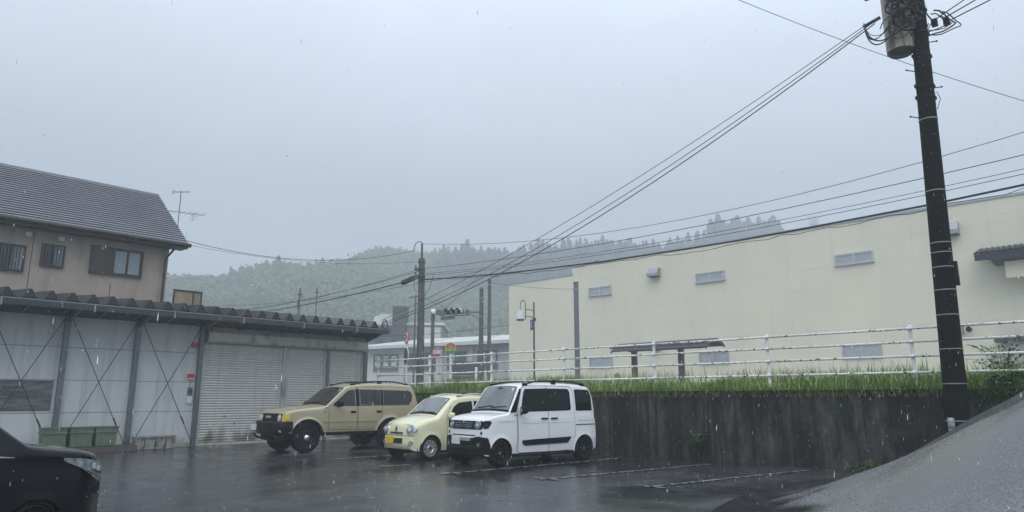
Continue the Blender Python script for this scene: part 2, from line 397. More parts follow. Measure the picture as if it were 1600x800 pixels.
for i in range(NU + 1):
    T = lerp_poly(toe, i / NU, 0); E_ = lerp_poly(edge, i / NU, 0)
    for j in range(NV + 1):
        v = j / NV; zz = max(E_[2], 0) * (v ** 1.45)
        x = T[0] + (E_[0] - T[0]) * v; y = T[1] + (E_[1] - T[1]) * v
        rm.v.append((x, y, zz + .016 + .004 * noise.noise(Vector((x * 1.1, y * 1.1, 5))) * min(1, v * 3)))
for i in range(NU):
    for j in range(NV): a = i * (NV + 1) + j; rm.f.append((a, a + 1, a + NV + 2, a + NV + 1))
rm.obj('ramp', 'ramp', smooth='all', kind='structure')
ks = MB()                                                            # concrete side wall of the ramp
for i in range(NU + 1):
    E_ = lerp_poly(edge, i / NU, 0); E2 = lerp_poly(edge, min(1, i / NU + .004), 0); D = Vector((E2[0] - E_[0], E2[1] - E_[1]))
    if D.length < 1e-6: D = Vector((.5, -.8))
    D.normalize(); nn = Vector((-D.y, D.x)) * (1 if D.x * 1 > -9 else 1)
    z = max(E_[2], 0) + .012
    ks.v += [(E_[0], E_[1], z), (E_[0] + nn.x * .14, E_[1] + nn.y * .14, z - .002), (E_[0] + nn.x * .14, E_[1] + nn.y * .14, -.01)]
for i in range(NU): a = 3 * i; ks.f += [(a, a + 3, a + 4, a + 1), (a + 1, a + 4, a + 5, a + 2)]
kt = MB(); kn = 0
for i in range(int(NU * .25), NU + 1):
    E_ = lerp_poly(edge, i / NU, 0); T = lerp_poly(toe, i / NU, 0); d_ = Vector((T[0] - E_[0], T[1] - E_[1])).normalized(); z = max(E_[2], 0) + .016
    p_ = Vector((E_[0], E_[1])); q_ = p_ + d_ * .16; zq = z - .035
    kt.v += [(p_.x, p_.y, z - .03), (p_.x, p_.y, z + .004), (q_.x, q_.y, zq + .016), (q_.x, q_.y, zq - .06)]; kn += 1
for i in range(kn - 1):
    for j in range(3): a = 4 * i + j; kt.f.append((a, a + 1, a + 5, a + 4))
kt.obj('ramp_edging', 'edging', kind='structure')
ks.obj('ramp_kerb', 'concrete', kind='structure', smooth=True)
pt = thing('marker_post', 'short pale marker post at the ramp edge in front of the big pole', 'marker post', (-2.30, 11.02, .60))
MB().cyl((0, 0, 0), (0, 0, .52), .042, n=14).obj('post', 'concrete', pt, smooth=True)
MB().cyl((0, 0, .52), (0, 0, .56), .046, .035, n=14).obj('cap', 'steel', pt, smooth=True)
MB().cyl((0, 0, .42), (0, 0, .45), .045, n=14).obj('band', 'steel_dark', pt, smooth=True)

# ------------------------------------------------------------------ retaining wall
wl = thing('retaining_wall', 'black stained cast concrete retaining wall below the grass verge and pipe railing', 'wall', (0, 15.15, 0))
wx = [-21.7, -18.25, -14.5, -10.75, -7.0, -3.25, .5, 4.25, 8.0]
for a, b in zip(wx[:-1], wx[1:]):
    poly = [(a + .008, .22)]; x = a + .008
    rr = random.Random(int(a * 10))
    while x < b - .02:
        w = rr.choice([.15, .18, .18, .2, .24]); x2 = min(x + w, b - .008)
        if b - x2 < .08: x2 = b - .008
        d = rr.uniform(-.002, .002)
        poly += [(x, d), (x2 - .003, d), (x2 - .003, .003)] if x2 < b - .01 else [(x, d), (x2, d)]
        x = x2
    poly.append((b - .008, .22))
    m = MB(); m.prism(poly, -.02, 1.50, 'z'); m.obj('wall_section', 'wall', wl)
cp = MB()
for a, b in zip(wx[:-1], wx[1:]): cp.box((a + .004, -.012, 1.502), (b - .004, .24, 1.585))
cp.obj('coping', 'wall', wl)
wh = MB()
for x in np.arange(-20.9, 3, .93): wh.cyl((x, -.010, .62 + .01 * math.sin(x)), (x, .03, .62), .022, n=8)
wh.obj('form_tie_holes', 'seal', wl)

# ------------------------------------------------------------------ grass verge (nobody could count it)
def blades(n, xf, yf, hf, wf, lean, name, m, base=lambda x, y: 1.56):
    V = np.zeros((n, 5, 3), np.float32); r = np.random.rand
    x = xf(n); y = yf(n); h = hf(n, x, y); w = wf(n); th = r(n) * 2 * np.pi; ln = h * lean * (r(n) * .9 + .1); dx = np.cos(th); dy = np.sin(th)
    z = base(x, y)
    px, py = -dy * w, dx * w
    V[:, 0] = np.stack([x - px, y - py, z], 1); V[:, 1] = np.stack([x + px, y + py, z], 1)
    V[:, 2] = np.stack([x - px * .8 + dx * ln * .35, y - py * .8 + dy * ln * .35, z + h * .6], 1)
    V[:, 3] = np.stack([x + px * .8 + dx * ln * .35, y + py * .8 + dy * ln * .35, z + h * .6], 1)
    V[:, 4] = np.stack([x + dx * ln, y + dy * ln, z + h * (1 - .25 * lean)], 1)
    base_i = (np.arange(n) * 5)[:, None]
    F = np.concatenate([base_i + [0, 1, 3], base_i + [0, 3, 2], base_i + [2, 3, 4]], 0)
    return link(name, raw_mesh(name, V.reshape(-1, 3), F, m), kind='stuff')
def dens(x):  # clumpy height along the verge
    return .5 + .5 * np.sin(x * 1.9 + 1.3 * np.sin(x * .8)) * np.sin(x * .53 + 2)
U = lambda a, b: (lambda n: np.random.uniform(a, b, n))
MB().box((-21.7, 15.20, 1.40), (8, 18.6, 1.60)).obj('verge_soil', 'grass_mat', kind='structure')
blades(42000, U(-19.5, 6), lambda n: 15.16 + np.random.rand(n) ** 1.3 * 1.5, lambda n, x, y: (.08 + .26 * np.random.rand(n) ** 1.2) * (.75 + .75 * dens(x)) * (1 + .35 * np.clip((x + 6) / 4, 0, 1)) * np.where(x < -12.5, 1.35, 1), U(.005, .011), .9, 'grass', 'grass', lambda x, y: np.full_like(x, 1.585))
blades(9000, U(-21.6, 3), lambda n: 15.12 + np.random.rand(n) * .10, lambda n, x, y: .10 + .12 * np.random.rand(n), U(.004, .008), 1.6, 'grass', 'grass', lambda x, y: 1.55 - .12 * np.random.rand(len(x)) * np.where(x < -12.5, 2.2, 1))
def clump_x(n):
    c = np.random.choice(np.array([-17.8, -16.9, -15.8, -14.9, -14.1, -13.2, -12.6, -11.3, -10.8, -10.1, -9.2, -6.9, -6.4, -5.9, -5.4, -4.9, -4.3, -3.9, -3.4, -7.6, -2.2]), n)
    return c + np.random.randn(n) * .32
blades(4200, clump_x, lambda n: 15.5 + np.random.rand(n) * 1.1, lambda n, x, y: .28 + .38 * np.random.rand(n) ** 1.3, U(.007, .013), .5, 'tall_grass', 'grass2', lambda x, y: np.full_like(x, 1.58))
blades(420, U(-20, 3), lambda n: 15.45 + np.random.rand(n) * .9, lambda n, x, y: .55 + .28 * np.random.rand(n), U(.006, .009), .3, 'seeding_grass', 'grass2', lambda x, y: np.full_like(x, 1.58))

def leafy(name, label, cat, loc, n, rad, h, ls, m='weed', fern=False, seed=1, droop=.2, group=None):
    rr = random.Random(seed)
    t = thing(name, label, cat, loc, group=group); st = MB(); lf = MB()
    for k in range(n):
        a = rr.uniform(0, 2 * math.pi); rd = rad * rr.uniform(.2, 1); hh = h * rr.uniform(.45, 1)
        p0 = Vector((0, 0, 0)); p2 = Vector((math.cos(a) * rd, math.sin(a) * rd, hh)); p1 = Vector((p2.x * .3, p2.y * .3, hh * .7))
        pts = [p0 * (1 - u) ** 2 + p1 * 2 * u * (1 - u) + p2 * u * u - Vector((0, 0, droop * rd * u ** 4)) for u in [i / 6 for i in range(7)]]
        st.tube(pts, [.006 - .0006 * i for i in range(7)], 4)
        for u in range(2, 7):
            for sgn in (-1, 1, 0) if u == 6 else (-1, 1):
                d = (pts[u] - pts[u - 1]).normalized(); sd = d.cross(Vector((0, 0, 1))).normalized() * sgn
                dirv = (d * (.6 if sgn else 1) + sd * .9 + Vector((0, 0, rr.uniform(-.25, .25)))).normalized()
                L = ls * rr.uniform(.6, 1.2); wv = dirv.cross(Vector((rr.uniform(-.3, .3), rr.uniform(-.3, .3), 1))).normalized() * L * (.13 if fern else .26)
                c = pts[u]; e1 = c + dirv * L * .45 + Vector((0, 0, L * .05)); e2 = c + dirv * L - Vector((0, 0, L * .22))
                lf.add([c, e1 - wv, e2, e1 + wv], [(0, 1, 2, 3)])
    st.obj('stem', 'weed', t); lf.obj('leaves', m, t, fix=False)
    return t
leafy('weed_plant', 'small leafy weed growing from the middle of the black wall base', 'plant', (-8.3, 15.02, .05), 16, .22, .62, .13, seed=3)
leafy('weed_plant', 'straggly grassy weed at the wall foot beside the start of the ramp', 'plant', (-4.55, 14.85, 0), 14, .26, .24, .10, seed=5, fern=True)
leafy('weed_plant', 'low weed tuft at the wall foot just left of the ramp corner', 'plant', (-4.95, 14.95, 0), 9, .16, .14, .08, seed=15, fern=True)
leafy('shrub', 'bright green compound-leaved bush standing above the grass right of the big pole', 'shrub', (-2.35, 15.75, 1.55), 34, .55, .95, .17, seed=8, fern=True)
leafy('shrub', 'dense leafy bush at the right edge of the verge behind the railing', 'shrub', (-1.5, 15.9, 1.55), 46, .6, .62, .17, seed=9)
leafy('shrub', 'low dark leafy bush on the verge directly right of the big pole', 'shrub', (-2.2, 15.35, 1.5), 40, .45, .42, .14, seed=10)
blades(1500, U(-2.8, 3), lambda n: 15.08 + np.random.rand(n) * .1, lambda n, x, y: .10 + .14 * np.random.rand(n), U(.006, .012), 1.8, 'creeper_foliage', 'weed', lambda x, y: 1.5 - .25 * np.random.rand(len(x)))

# ------------------------------------------------------------------ pipe railing
rl = thing('pipe_railing', 'white four-rail pipe railing with flaking rusty paint along the top of the black wall', 'railing', (0, 15.30, 1.55))
zs = [.36, .67, .95, 1.21]
posts = [-21.3, -18.35, -15.4, -12.5, -9.55, -6.6, -3.7, -.75, 2.2]
pm = MB().cyl((0, 0, -.1), (0, 0, 1.26), .036, n=12).cyl((0, 0, 1.26), (0, 0, 1.285), .036, .02, n=12).mesh('post', 'white_paint', 40)
cm = MB()
for z in zs: cm.cyl((-.045, -.045, z), (.045, -.045, z), .031, n=10)
cmm = cm.mesh('clamp', 'white_paint', 40)
for x in posts:
    p = link('post', pm, rl, (x, 0, 0)); link('clamp', cmm, p)
for z in zs:
    for a, b in zip(posts[:-1], posts[1:]):
        m = MB(); sag = random.uniform(-.006, .006)
        m.tube([(a + .02, -.045, z), ((a + b) / 2, -.045, z + sag), (b - .02, -.045, z + .0)], .024, 10); m.obj('rail', 'rust_paint', rl, smooth='all')
# the lower fence continuation at its left end turns back along the ramp beside the shed
# ------------------------------------------------------------------ big cream building
bd = thing('store_building', 'large windowless-looking cream building with small high windows across the street', 'building', (0, 36, UP))
def zfac(z): return z - UP
FX0, FX1, STEPX = -34.36, 16., -28.5
colw = 3.6
def facade():
    cols = [FX0, -31.4, STEPX] + [STEPX + colw * k for k in range(1, 13)]
    cols = [c for c in cols if c < FX1] + [FX1]
    for a, b in zip(cols[:-1], cols[1:]):
        top = zfac(9.52) if b <= STEPX + .01 else zfac(10.05)
        n = 8; zz = [top * k / n for k in range(n + 1)]
        for z0, z1 in zip(zz[:-1], zz[1:]):
            key = (round(b - a, 2), round(z1 - z0, 3))
            if key not in PC:
                PC[key] = MB().box((.0015, 0, .0015), (b - a - .0015, .12, z1 - z0 - .0015)).mesh('wall_panel', 'cream')
            link('wall_panel', PC[key], bd, (a, random.uniform(0, .002), z0))
PC = {}
facade()
MB().box((FX0 + .02, .123, 0), (STEPX, 24, zfac(9.48))).obj('left_body', 'creamseal', bd)
MB().box((STEPX + .005, .123, 0), (FX1, 24.1, zfac(10.0))).obj('main_body', 'creamseal', bd)
for z in range(8):
    h = zfac(9.52) / 8
    MB().box((FX0 - .10, .0, z * h + .004), (FX0, 24, (z + 1) * h - .004)).obj('side_panel', 'cream', bd)
MB().box((FX0 - .14, -.05, zfac(9.52)), (STEPX, .3, zfac(9.62))).obj('coping', 'creamcap', bd)
MB().box((STEPX - .05, -.05, zfac(10.05)), (FX1, .3, zfac(10.16))).obj('coping', 'creamcap', bd)
MB().box((STEPX - .1, .0, zfac(9.63)), (STEPX - .003, .6, zfac(10.05))).obj('step_face', 'cream', bd)
def bwin(x, z, w, h):
    f = MB(); t = .06
    f.box((0, -.07, 0), (w, .01, t)); f.box((0, -.07, h - t), (w, .01, h)); f.box((0, -.068, t), (t, .01, h - t)); f.box((w - t, -.068, t), (w, .01, h - t)); f.box((w / 2 - .04, -.066, t), (w / 2 + .04, .01, h - t))
    f.box((-.03, -.12, -.05), (w + .03, .01, 0))
    fo = f.obj('window', 'alu', bd, loc=(x, 0, z))
    for k in (0, 1):
        a = t + k * (w / 2 - .02)
        MB().box((a, -.03, t), (a + w / 2 - t - .04, -.02, h - t)).obj('pane', 'frosted', fo)
        s = MB(); x0_, x1_ = a + .01, a + w / 2 - t - .05
        s.box((x0_, -.05, t + .01), (x1_, -.032, t + .05)); s.box((x0_, -.05, h - t - .05), (x1_, -.032, h - t - .01)); s.box((x0_, -.05, t + .05), (x0_ + .04, -.032, h - t - .05)); s.box((x1_ - .04, -.05, t + .05), (x1_, -.032, h - t - .05))
        s.obj('sash', 'alu', fo)
for x in (-27.2, -19.45, -11.7): 
    bwin(x, zfac(7.94), 1.78, .54); bwin(x - .05, zfac(3.36), 1.78, .62)
def hood(x, z, w, h, d):
    ho = MB().prism([(0, 0), (0, h), (-d * .55, h), (-d, h * .35), (-d, 0)], 0, w, 'x').obj('vent_hood', 'steel', bd, loc=(x, 0, z))
    MB().box((.04, -d + .04, -.02), (w - .04, -.03, -.003)).obj('louvre', 'seal', ho)
hood(-22.5, zfac(8.62), .72, .52, .45); hood(-6.95, zfac(8.66), .72, .58, .45); hood(-22.55, zfac(4.25), .6, .4, .35)
MB().box((-6.95, -.22, zfac(4.2)), (-6.58, 0, zfac(4.62))).obj('meter_box', 'steel', bd)
sp = MB().cyl((0, 0, 0), (0, -.12, -.02), .03).cyl((0, -.10, 0), (.05, -.30, -.10), .07, .12, n=14).obj('spotlight', 'trim', bd, loc=(-6.38, 0, zfac(4.46)), smooth=True)
# tiled canopy at the right
cn = thing('tiled_canopy', 'dark blue tiled pent roof projecting from the cream building at the right edge', 'canopy roof', (-5.62, 36, zfac(7.5) + UP))
cn2 = MB().prism([(0, .30), (-1.35, -.08), (-1.35, -.02), (0, .36)], 0, 9, 'x').obj('roof_board', 'canopy_tile', cn)
for k in range(42):
    t = MB(); n = 6
    pr = [(.205 * k + .10 + .085 * math.cos(math.pi * i / n), .055 * math.sin(math.pi * i / n)) for i in range(n + 1)]
    vs = [(p[0], -1.38, p[1] - .02) for p in pr] + [(p[0], -.01, p[1] + .36) for p in pr]
    t.add(vs, [(i, i + 1, n + 2 + i, n + 1 + i) for i in range(n)] + [tuple(range(n + 1))]); t.obj('roof_tile', 'canopy_tile', cn)
MB().box((.02, -1.37, -.34), (9, -1.30, -.09)).obj('fascia', 'canopy_tile', cn)
MB().prism([(-1.29, -.32), (-1.29, -.26), (-.01, -.26), (-.01, -.46), (-.55, -.42)], .55, 9, 'x').obj('soffit', 'soffit', cn)
MB().box((.98, -.9, -1.12), (9, -.56, -.43)).obj('support_wall', 'cream', cn)
dk = thing('bench_shelf', 'dark flat-topped ledge beside the cream wall behind the bush at the right edge', 'ledge', (-5.4, 35.2, UP))
MB().box((0, 0, 2.18), (5, .7, 2.36)).obj('top', 'dkgrey', dk); MB().box((.2, .2, 0), (4.9, .6, 2.18)).obj('base', 'concrete', dk)
MB().cyl((-26.85, 36.5, 10.0), (-26.85, 36.5, 10.32), .12, .16).obj('roof_vent', 'steel_dark', label='small dark roof vent poking above the left parapet of the cream building', category='roof vent')

# ------------------------------------------------------------------ bus shelter, street lamp, poles
bs = thing('bus_shelter', 'open bus shelter with dark curved roof on two posts before the cream building', 'bus shelter', (-21.75, 31.5, UP))
n = 14; prof = []
for i in range(n + 1):
    u = i / n; prof.append((-.95 + 1.9 * u, 2.08 + .68 * math.sin(math.pi * (.10 + .72 * u))))
rf = MB(); pp = prof + [(a, b - .03) for a, b in reversed(prof)]
rf.prism(pp, 0, 5.6, 'x'); rf.obj('roof_sheet', 'shelter', bs, smooth=True)
for x in (.0, 1.4, 2.8, 4.2, 5.54):
    r_ = MB(); q = [(a, b - .032) for a, b in prof] + [(a, b - .10) for a, b in reversed(prof)]; r_.prism(q, x, x + .06, 'x'); r_.obj('roof_rib', 'dkgrey', bs, smooth=True)
MB().box((-.04, -.97, 2.42), (5.64, -.93, 2.50)).obj('front_beam', 'dkgrey', bs)
MB().box((.5, -.06, 2.30), (5.0, .06, 2.40)).obj('centre_beam', 'dkgrey', bs)
for x in (.86, 3.66): MB().box((x - .13, -.1, .1), (x + .13, .1, 2.32)).obj('post', 'dkgrey', bs)

pl = thing('steel_pole', 'plain grey steel pole with square-cut top in front of the cream wall', 'pole', (-24.35, 31, UP))
MB().cyl((0, 0, .1), (0, 0, 6.35), .15, .14, n=16).obj('shaft', 'steel_dark', pl, smooth=True)
MB().cyl((0, 0, 5.90), (0, 0, 5.98), .18, n=14).obj('band', 'steel', pl, smooth=True)
MB().cyl((0, 0, 6.35), (0, 0, 6.39), .16, n=14).obj('cap', 'trim', pl, smooth=True)

# small round yellow sign in the grass
sg = thing('round_sign', 'small faded yellow round sign on a thin stem among the verge grass', 'sign', (-11.46, 16.4, 1.58))
MB().cyl((0, 0, 0), (0, 0, .38), .012, n=8).obj('stem', 'steel', sg)
d = MB().cyl((0, -.008, .44), (0, .008, .44), .105, n=20).obj('disc', mat('faded yellow', (.42, .36, .20), .6, var=.3, vscale=20), sg)
MB().cyl((-.035, -.018, .47), (-.035, -.009, .47), .016, n=8).cyl((.035, -.018, .47), (.035, -.009, .47), .016, n=8).obj('face_dots', 'ink', d)
MB().box((-.04, -.016, .395), (.04, -.009, .405)).obj('face_line', 'ink', d)

lp = thing('street_lamp', 'dark post street lamp with white drum shade on a shepherd crook and a navy banner', 'street lamp', (-27.6, 31, UP))
MB().cyl((0, 0, .1), (0, 0, 5.55), .065, .045, n=12).obj('post', 'dkgrey', lp, smooth=True)
ux, uy = -.72, -.69   # arm points to the left of the view, along the pavement corner
ar = MB()
def L(s, z): return (ux * s, uy * s * .0 + 0, z)
ar.tube([L(0, 5.02), L(.25, 5.08), L(.55, 5.13), L(.95, 5.14)], .025, 8); ar.tube([L(0, 4.62), L(.3, 4.66), L(.6, 4.72), L(.95, 4.72)], .025, 8)
ar.cyl(L(.95, 4.55), L(.95, 5.45), .028, n=8)
ar.tube([L(.95 + .30 - .30 * math.cos(a), 5.45 + .30 * math.sin(a)) for a in [math.pi * i / 10 for i in range(11)]] + [L(1.55, 5.2)], .025, 8)
ar.obj('arm', 'dkgrey', lp, smooth=True)
MB().cyl(L(1.55, 4.60), L(1.55, 5.12), .27, .24, n=22).obj('lamp_shade', 'white_paint', lp, smooth=True)
MB().cyl(L(1.55, 4.50), L(1.55, 4.60), .22, .25, n=22).obj('lamp_rim', 'steel_dark', lp, smooth=True)
bn = MB().box((-.36, -.02, 3.88), (-.08, .02, 4.50)).obj('banner', 'sign_blue', lp)
MB().box((-.37, -.026, 3.88), (-.28, -.021, 4.50)).obj('banner_edge', 'sign_white', bn)
text_mesh('banner_text', '本\n町\n通', .13, 'sign_white', bn, (-.17, -.026, 4.2), (R(90), 0, 0))
MB().box((-.05, -.06, 4.4), (.12, .06, 4.58)).obj('bracket', 'dkgrey', lp)

def pole(name, label, x, y, z0, z1, r0, r1, m='far_pole', lean=(0, 0), **k):
    t = thing(name, label, 'utility pole', (x, y, z0), **k)
    MB().cyl((0, 0, 0), (lean[0], lean[1], z1 - z0), r0, r1, n=18).obj('shaft', m, t, smooth=True)
    return t
# pole with cable gear left of centre
P1 = pole('utility_pole', 'weathered concrete utility pole with cable gear standing left of centre beyond the railing', -25.9, 21, UP, 8.1, .19, .15, lean=(-.1, 0))
k = MB().cyl((-.1, 0, 6.4), (-.12, 0, 7.32), .06, .05, n=10); k.obj('top_rod', 'far_pole', P1, smooth=True)
for z in (5.35, 5.6, 5.95, 6.35): MB().cyl((-.1, 0, z), (-.1, 0, z + .06), .19, n=14).obj('band', 'dkgrey', P1)
MB().box((-.35, -.24, 5.95), (.15, -.16, 6.05)).box((-.3, -.24, 5.62), (.2, -.16, 5.70)).obj('crossarm', 'dkgrey', P1)
for z, s in ((6.1, -1), (6.1, 1), (5.8, 1), (5.75, -1)): MB().cyl((-.1 + s * .2, -.2, z - .1), (-.1 + s * .2, -.2, z + .12), .05, .035, n=10).obj('insulator', 'dkgrey', P1, smooth=True)
MB().tube([(-.1, 0, 7.32), (-.22, 0, 7.42), (-.42, 0, 7.45), (-.62, 0, 7.38), (-.72, 0, 7.2)], .02, 6).obj('crook', 'dkgrey', P1)
MB().cyl((-.72, 0, 7.02), (-.72, 0, 7.2), .06, .03, n=10).obj('lamp_insulator', 'insul', P1, smooth=True)
MB().tube([(-.1, -.1, 4.6), (.2, -.15, 4.55), (.6, -.1, 4.9), (.75, 0, 5.5), (.85, 0, 5.75)], .014, 5).obj('loop_cable', 'cable', P1)
MB().tube([(-.1, -.1, 4.9), (-.4, -.15, 5.0), (-.55, -.1, 5.3), (-.6, 0, 5.55)], .014, 5).obj('loop_cable', 'cable', P1)
cl = MB().cyl((-1.55, .0, 5.52), (-.72, .0, 5.66), .13, n=14).obj('cable_closure', 'cable', label='black cylindrical splice closure on the cable just left of the central utility pole', category='cable closure', loc=(-25.9, 21, UP))
for q in (P1,): pass
P2 = pole('utility_pole', 'concrete utility pole that carries the traffic signal arm', -32.16, 31, UP, 8.48, .17, .13)
for z in (6.2, 5.0, 6.85): MB().cyl((0, 0, z), (0, 0, z + .05), .17, n=14).obj('band', 'steel', P2)
P3 = pole('utility_pole', 'taller bare concrete pole just right of the traffic signal pole', -31.42, 31, UP, 8.92, .13, .11)
MB().cyl((0, 0, 7.0), (0, 0, 7.06), .14, n=14).obj('band', 'steel', P3)
P4 = pole('utility_pole', 'thin distant concrete pole behind the round school sign', -37.0, 31, UP, 7.35, .15, .12)
MB().cyl((0, 0, 5.2), (0, 0, 5.27), .17).cyl((0, 0, 5.45), (0, 0, 5.5), .16).obj('band', 'dkgrey', P4)
P5 = pole('utility_pole', 'slim far pole peeking over the shed roof, left of two', -41.1, 23.05, UP, 8.5, .06, .05)
MB().cyl((0, -.08, 5.6), (0, -.08, 6.2), .07, .05).obj('insulator', 'dkgrey', P5); MB().box((-.22, -.05, 6.5), (.22, .05, 6.58)).obj('crossarm', 'dkgrey', P5)
P6 = pole('utility_pole', 'slim far pole peeking over the shed roof, right of two', -44.75, 26.45, UP, 9.3, .05, .04)
MB().box((-.2, -.05, 7.4), (.2, .05, 7.46)).obj('crossarm', 'dkgrey', P6)
# steel posts with crossarm behind the signal (seen left of the thin pole)
P7 = pole('utility_pole', 'faint lattice-topped pole behind the central utility pole', -44.0, 35.0, UP, 9.6, .09, .07)
MB().box((-.9, -.05, 7.9), (.9, .05, 7.98)).obj('crossarm', 'dkgrey', P7); MB().cyl((.45, 0, .1), (.45, 0, 7.9), .05, n=8).obj('second_leg', 'far_pole', P7)

# ------------------------------------------------------------------ traffic signal
ts = thing('traffic_signal', 'horizontal traffic signal heads with snow-white hoods on an arm over the crossing', 'traffic signal', (-32.16, 31, UP))
MB().tube([(-.12, -.05, 5.32), (-.9, -.2, 5.36), (-2.6, -.5, 5.40)], .045, 8).obj('arm', 'steel_dark', ts, smooth=True)
MB().tube([(-.10, -.05, 4.75), (-.35, -.1, 5.05), (-.8, -.15, 5.20), (-2.2, -.42, 5.24)], .035, 8).obj('arm_brace', 'steel_dark', ts, smooth=True)
MB().box((-1.15, -.32, 5.18), (-1.02, -.12, 5.55)).obj('hanger', 'steel_dark', ts)
def head(x, y, z, ang):
    h = MB().box((-.62, -.12, -.16), (.62, .10, .16)).obj('signal_head', 'steel_dark', ts, loc=(x, y, z), rz=ang)
    for k in (-1, 0, 1):
        MB().cyl((k * .40, -.13, 0), (k * .40, -.14, 0), .14, n=16).obj('lens', 'seal', h)
        v = MB(); n = 10; r = .225; pts = []
        for L_, rr in ((-.14, r), (-.50, r * .98)):
            for i in range(n + 1):
                a = math.pi * (-.12 + 1.24 * i / n); dy = L_ if L_ > -.3 else L_ + .10 * (1 - math.sin(a))
                pts.append((k * .40 + rr * math.cos(a), dy, rr * math.sin(a)))
        v.add(pts, [(i, i + 1, n + 2 + i, n + 1 + i) for i in range(n)])
        o = v.obj('visor', 'lamp_clear' if 0 else 'white_paint', h, smooth='all', fix=False)
        v2 = MB(); v2.add([((p[0] - k * .4) * .97 + k * .4, p[1], p[2] * .97) for p in pts], [(i, i + 1, n + 2 + i, n + 1 + i) for i in range(n)]); v2.obj('visor_lining', 'seal', h, fix=False)
head(-1.95, -.55, 5.45, R(22)); head(-2.85, -1.0, 5.42, R(-62))
sb = MB().box((-.55, -.15, 4.75), (.55, .15, 4.95)).obj('mount_plate', 'steel_dark', ts, loc=(-2.6, -.6, .25))

# ------------------------------------------------------------------ signs
def disc_sign(name, label, x, y, zc, r, face, rz, post_r=.03, z0=UP, cat='road sign', postm='white_paint', behind=.05):
    t = thing(name, label, cat, (x, y, z0), rz)
    MB().cyl((0, behind, 0), (0, behind, zc - z0 + r * .4), post_r, n=10).obj('post', postm, t, smooth=True)
    p = MB().cyl((0, 0, zc - z0), (0, .02, zc - z0), r, n=32).obj('plate', face, t)
    return t, p, zc - z0
t, p, zc = disc_sign('road_sign', 'round red-rimmed road sign above a dark oval board beside the central pole', -26.36, 20.48, 4.25, .31, 'sign_red', R(43.5 - 62))
MB().cyl((0, -.006, zc), (0, -.001, zc), .235, n=32).obj('face', 'sign_white', p)
MB().tube([(-.12, -.012, zc + .12), (.0, -.012, zc + .14), (.09, -.012, zc + .03), (-.05, -.012, zc - .05), (-.08, -.012, zc - .14)], .03, 6).obj('arrow', 'ink', p)
MB().box((-.2, -.018, zc - .02), (.2, -.008, zc + .02)).obj('slash', 'sign_red', p)
ov = MB(); n = 28
ov.prism([(.31 * math.cos(2 * math.pi * i / n), .42 * math.sin(2 * math.pi * i / n) + zc - .88) for i in range(n)], 0, .03, 'y'); ovo = ov.obj('oval_rim', 'sign_white', t)
ov = MB(); ov.prism([(.275 * math.cos(2 * math.pi * i / n), .385 * math.sin(2 * math.pi * i / n) + zc - .88) for i in range(n)], -.012, -.001, 'y'); ov.obj('oval_face', 'purple', ovo)
def half_disc(r, z0, z1, zc, y0, y1, n=20):
    pts = []
    a0 = math.asin(max(-1, min(1, z0 / r))); a1 = math.asin(max(-1, min(1, z1 / r)))
    for i in range(n + 1): a = a0 + (a1 - a0) * i / n; pts.append((r * math.cos(a), zc + r * math.sin(a)))
    for i in range(n + 1): a = a1 + (a0 - a1) * i / n; pts.append((-r * math.cos(a), zc + r * math.sin(a)))
    q = []
    for p in pts:
        if not q or (abs(p[0] - q[-1][0]) + abs(p[1] - q[-1][1])) > 1e-4: q.append(p)
    if abs(q[0][0] - q[-1][0]) + abs(q[0][1] - q[-1][1]) < 1e-4: q.pop()
    return MB().prism(q, y0, y1, 'y')
t, p, zc = disc_sign('bus_stop_sign', 'round pink and white sign with Japanese lettering on a thin post', -29.12, 24.75, 3.88, .25, 'sign_white', R(43.5 - 8), cat='sign')
half_disc(.242, .10, .242, zc, -.006, -.001).obj('top_band', mat('pink print', (.55, .16, .22), .4), p)
half_disc(.242, -.242, -.09, zc, -.006, -.001).obj('bottom_band', 'sign_red', p)
text_mesh('lettering', 'スクール', .135, 'ink', p, (0, -.008, zc - .005), (R(90), 0, 0))
text_mesh('small_lettering', 'バス', .08, 'sign_white', p, (0, -.010, zc + .155), (R(90), 0, 0))
t, p, zc = disc_sign('bus_stop_sign', 'round red, yellow and green bus stop sign on a thick pale post', -28.59, 25.25, 4.08, .30, 'sign_yellow', R(43.5 - 8), post_r=.055, cat='sign')
half_disc(.292, .10, .292, zc, -.006, -.001).obj('top_band', 'sign_red', p); half_disc(.292, -.292, -.12, zc, -.006, -.001).obj('bottom_band', 'sign_green', p)
text_mesh('lettering', '市役前', .17, 'ink', p, (0, -.008, zc - .01), (R(90), 0, 0))
text_mesh('small_lettering', 'のりば', .09, 'sign_white', p, (0, -.010, zc + .17), (R(90), 0, 0))
MB().box((-.14, .0, .05), (.14, .10, .9)).obj('timetable', 'steel', t)

# ------------------------------------------------------------------ white hall beyond the crossing
hl = thing('public_hall', 'long white single-storey hall with pale metal roof and paper letters in its windows', 'building', (-36.6, 40.2, UP), R(180 + 13.5))
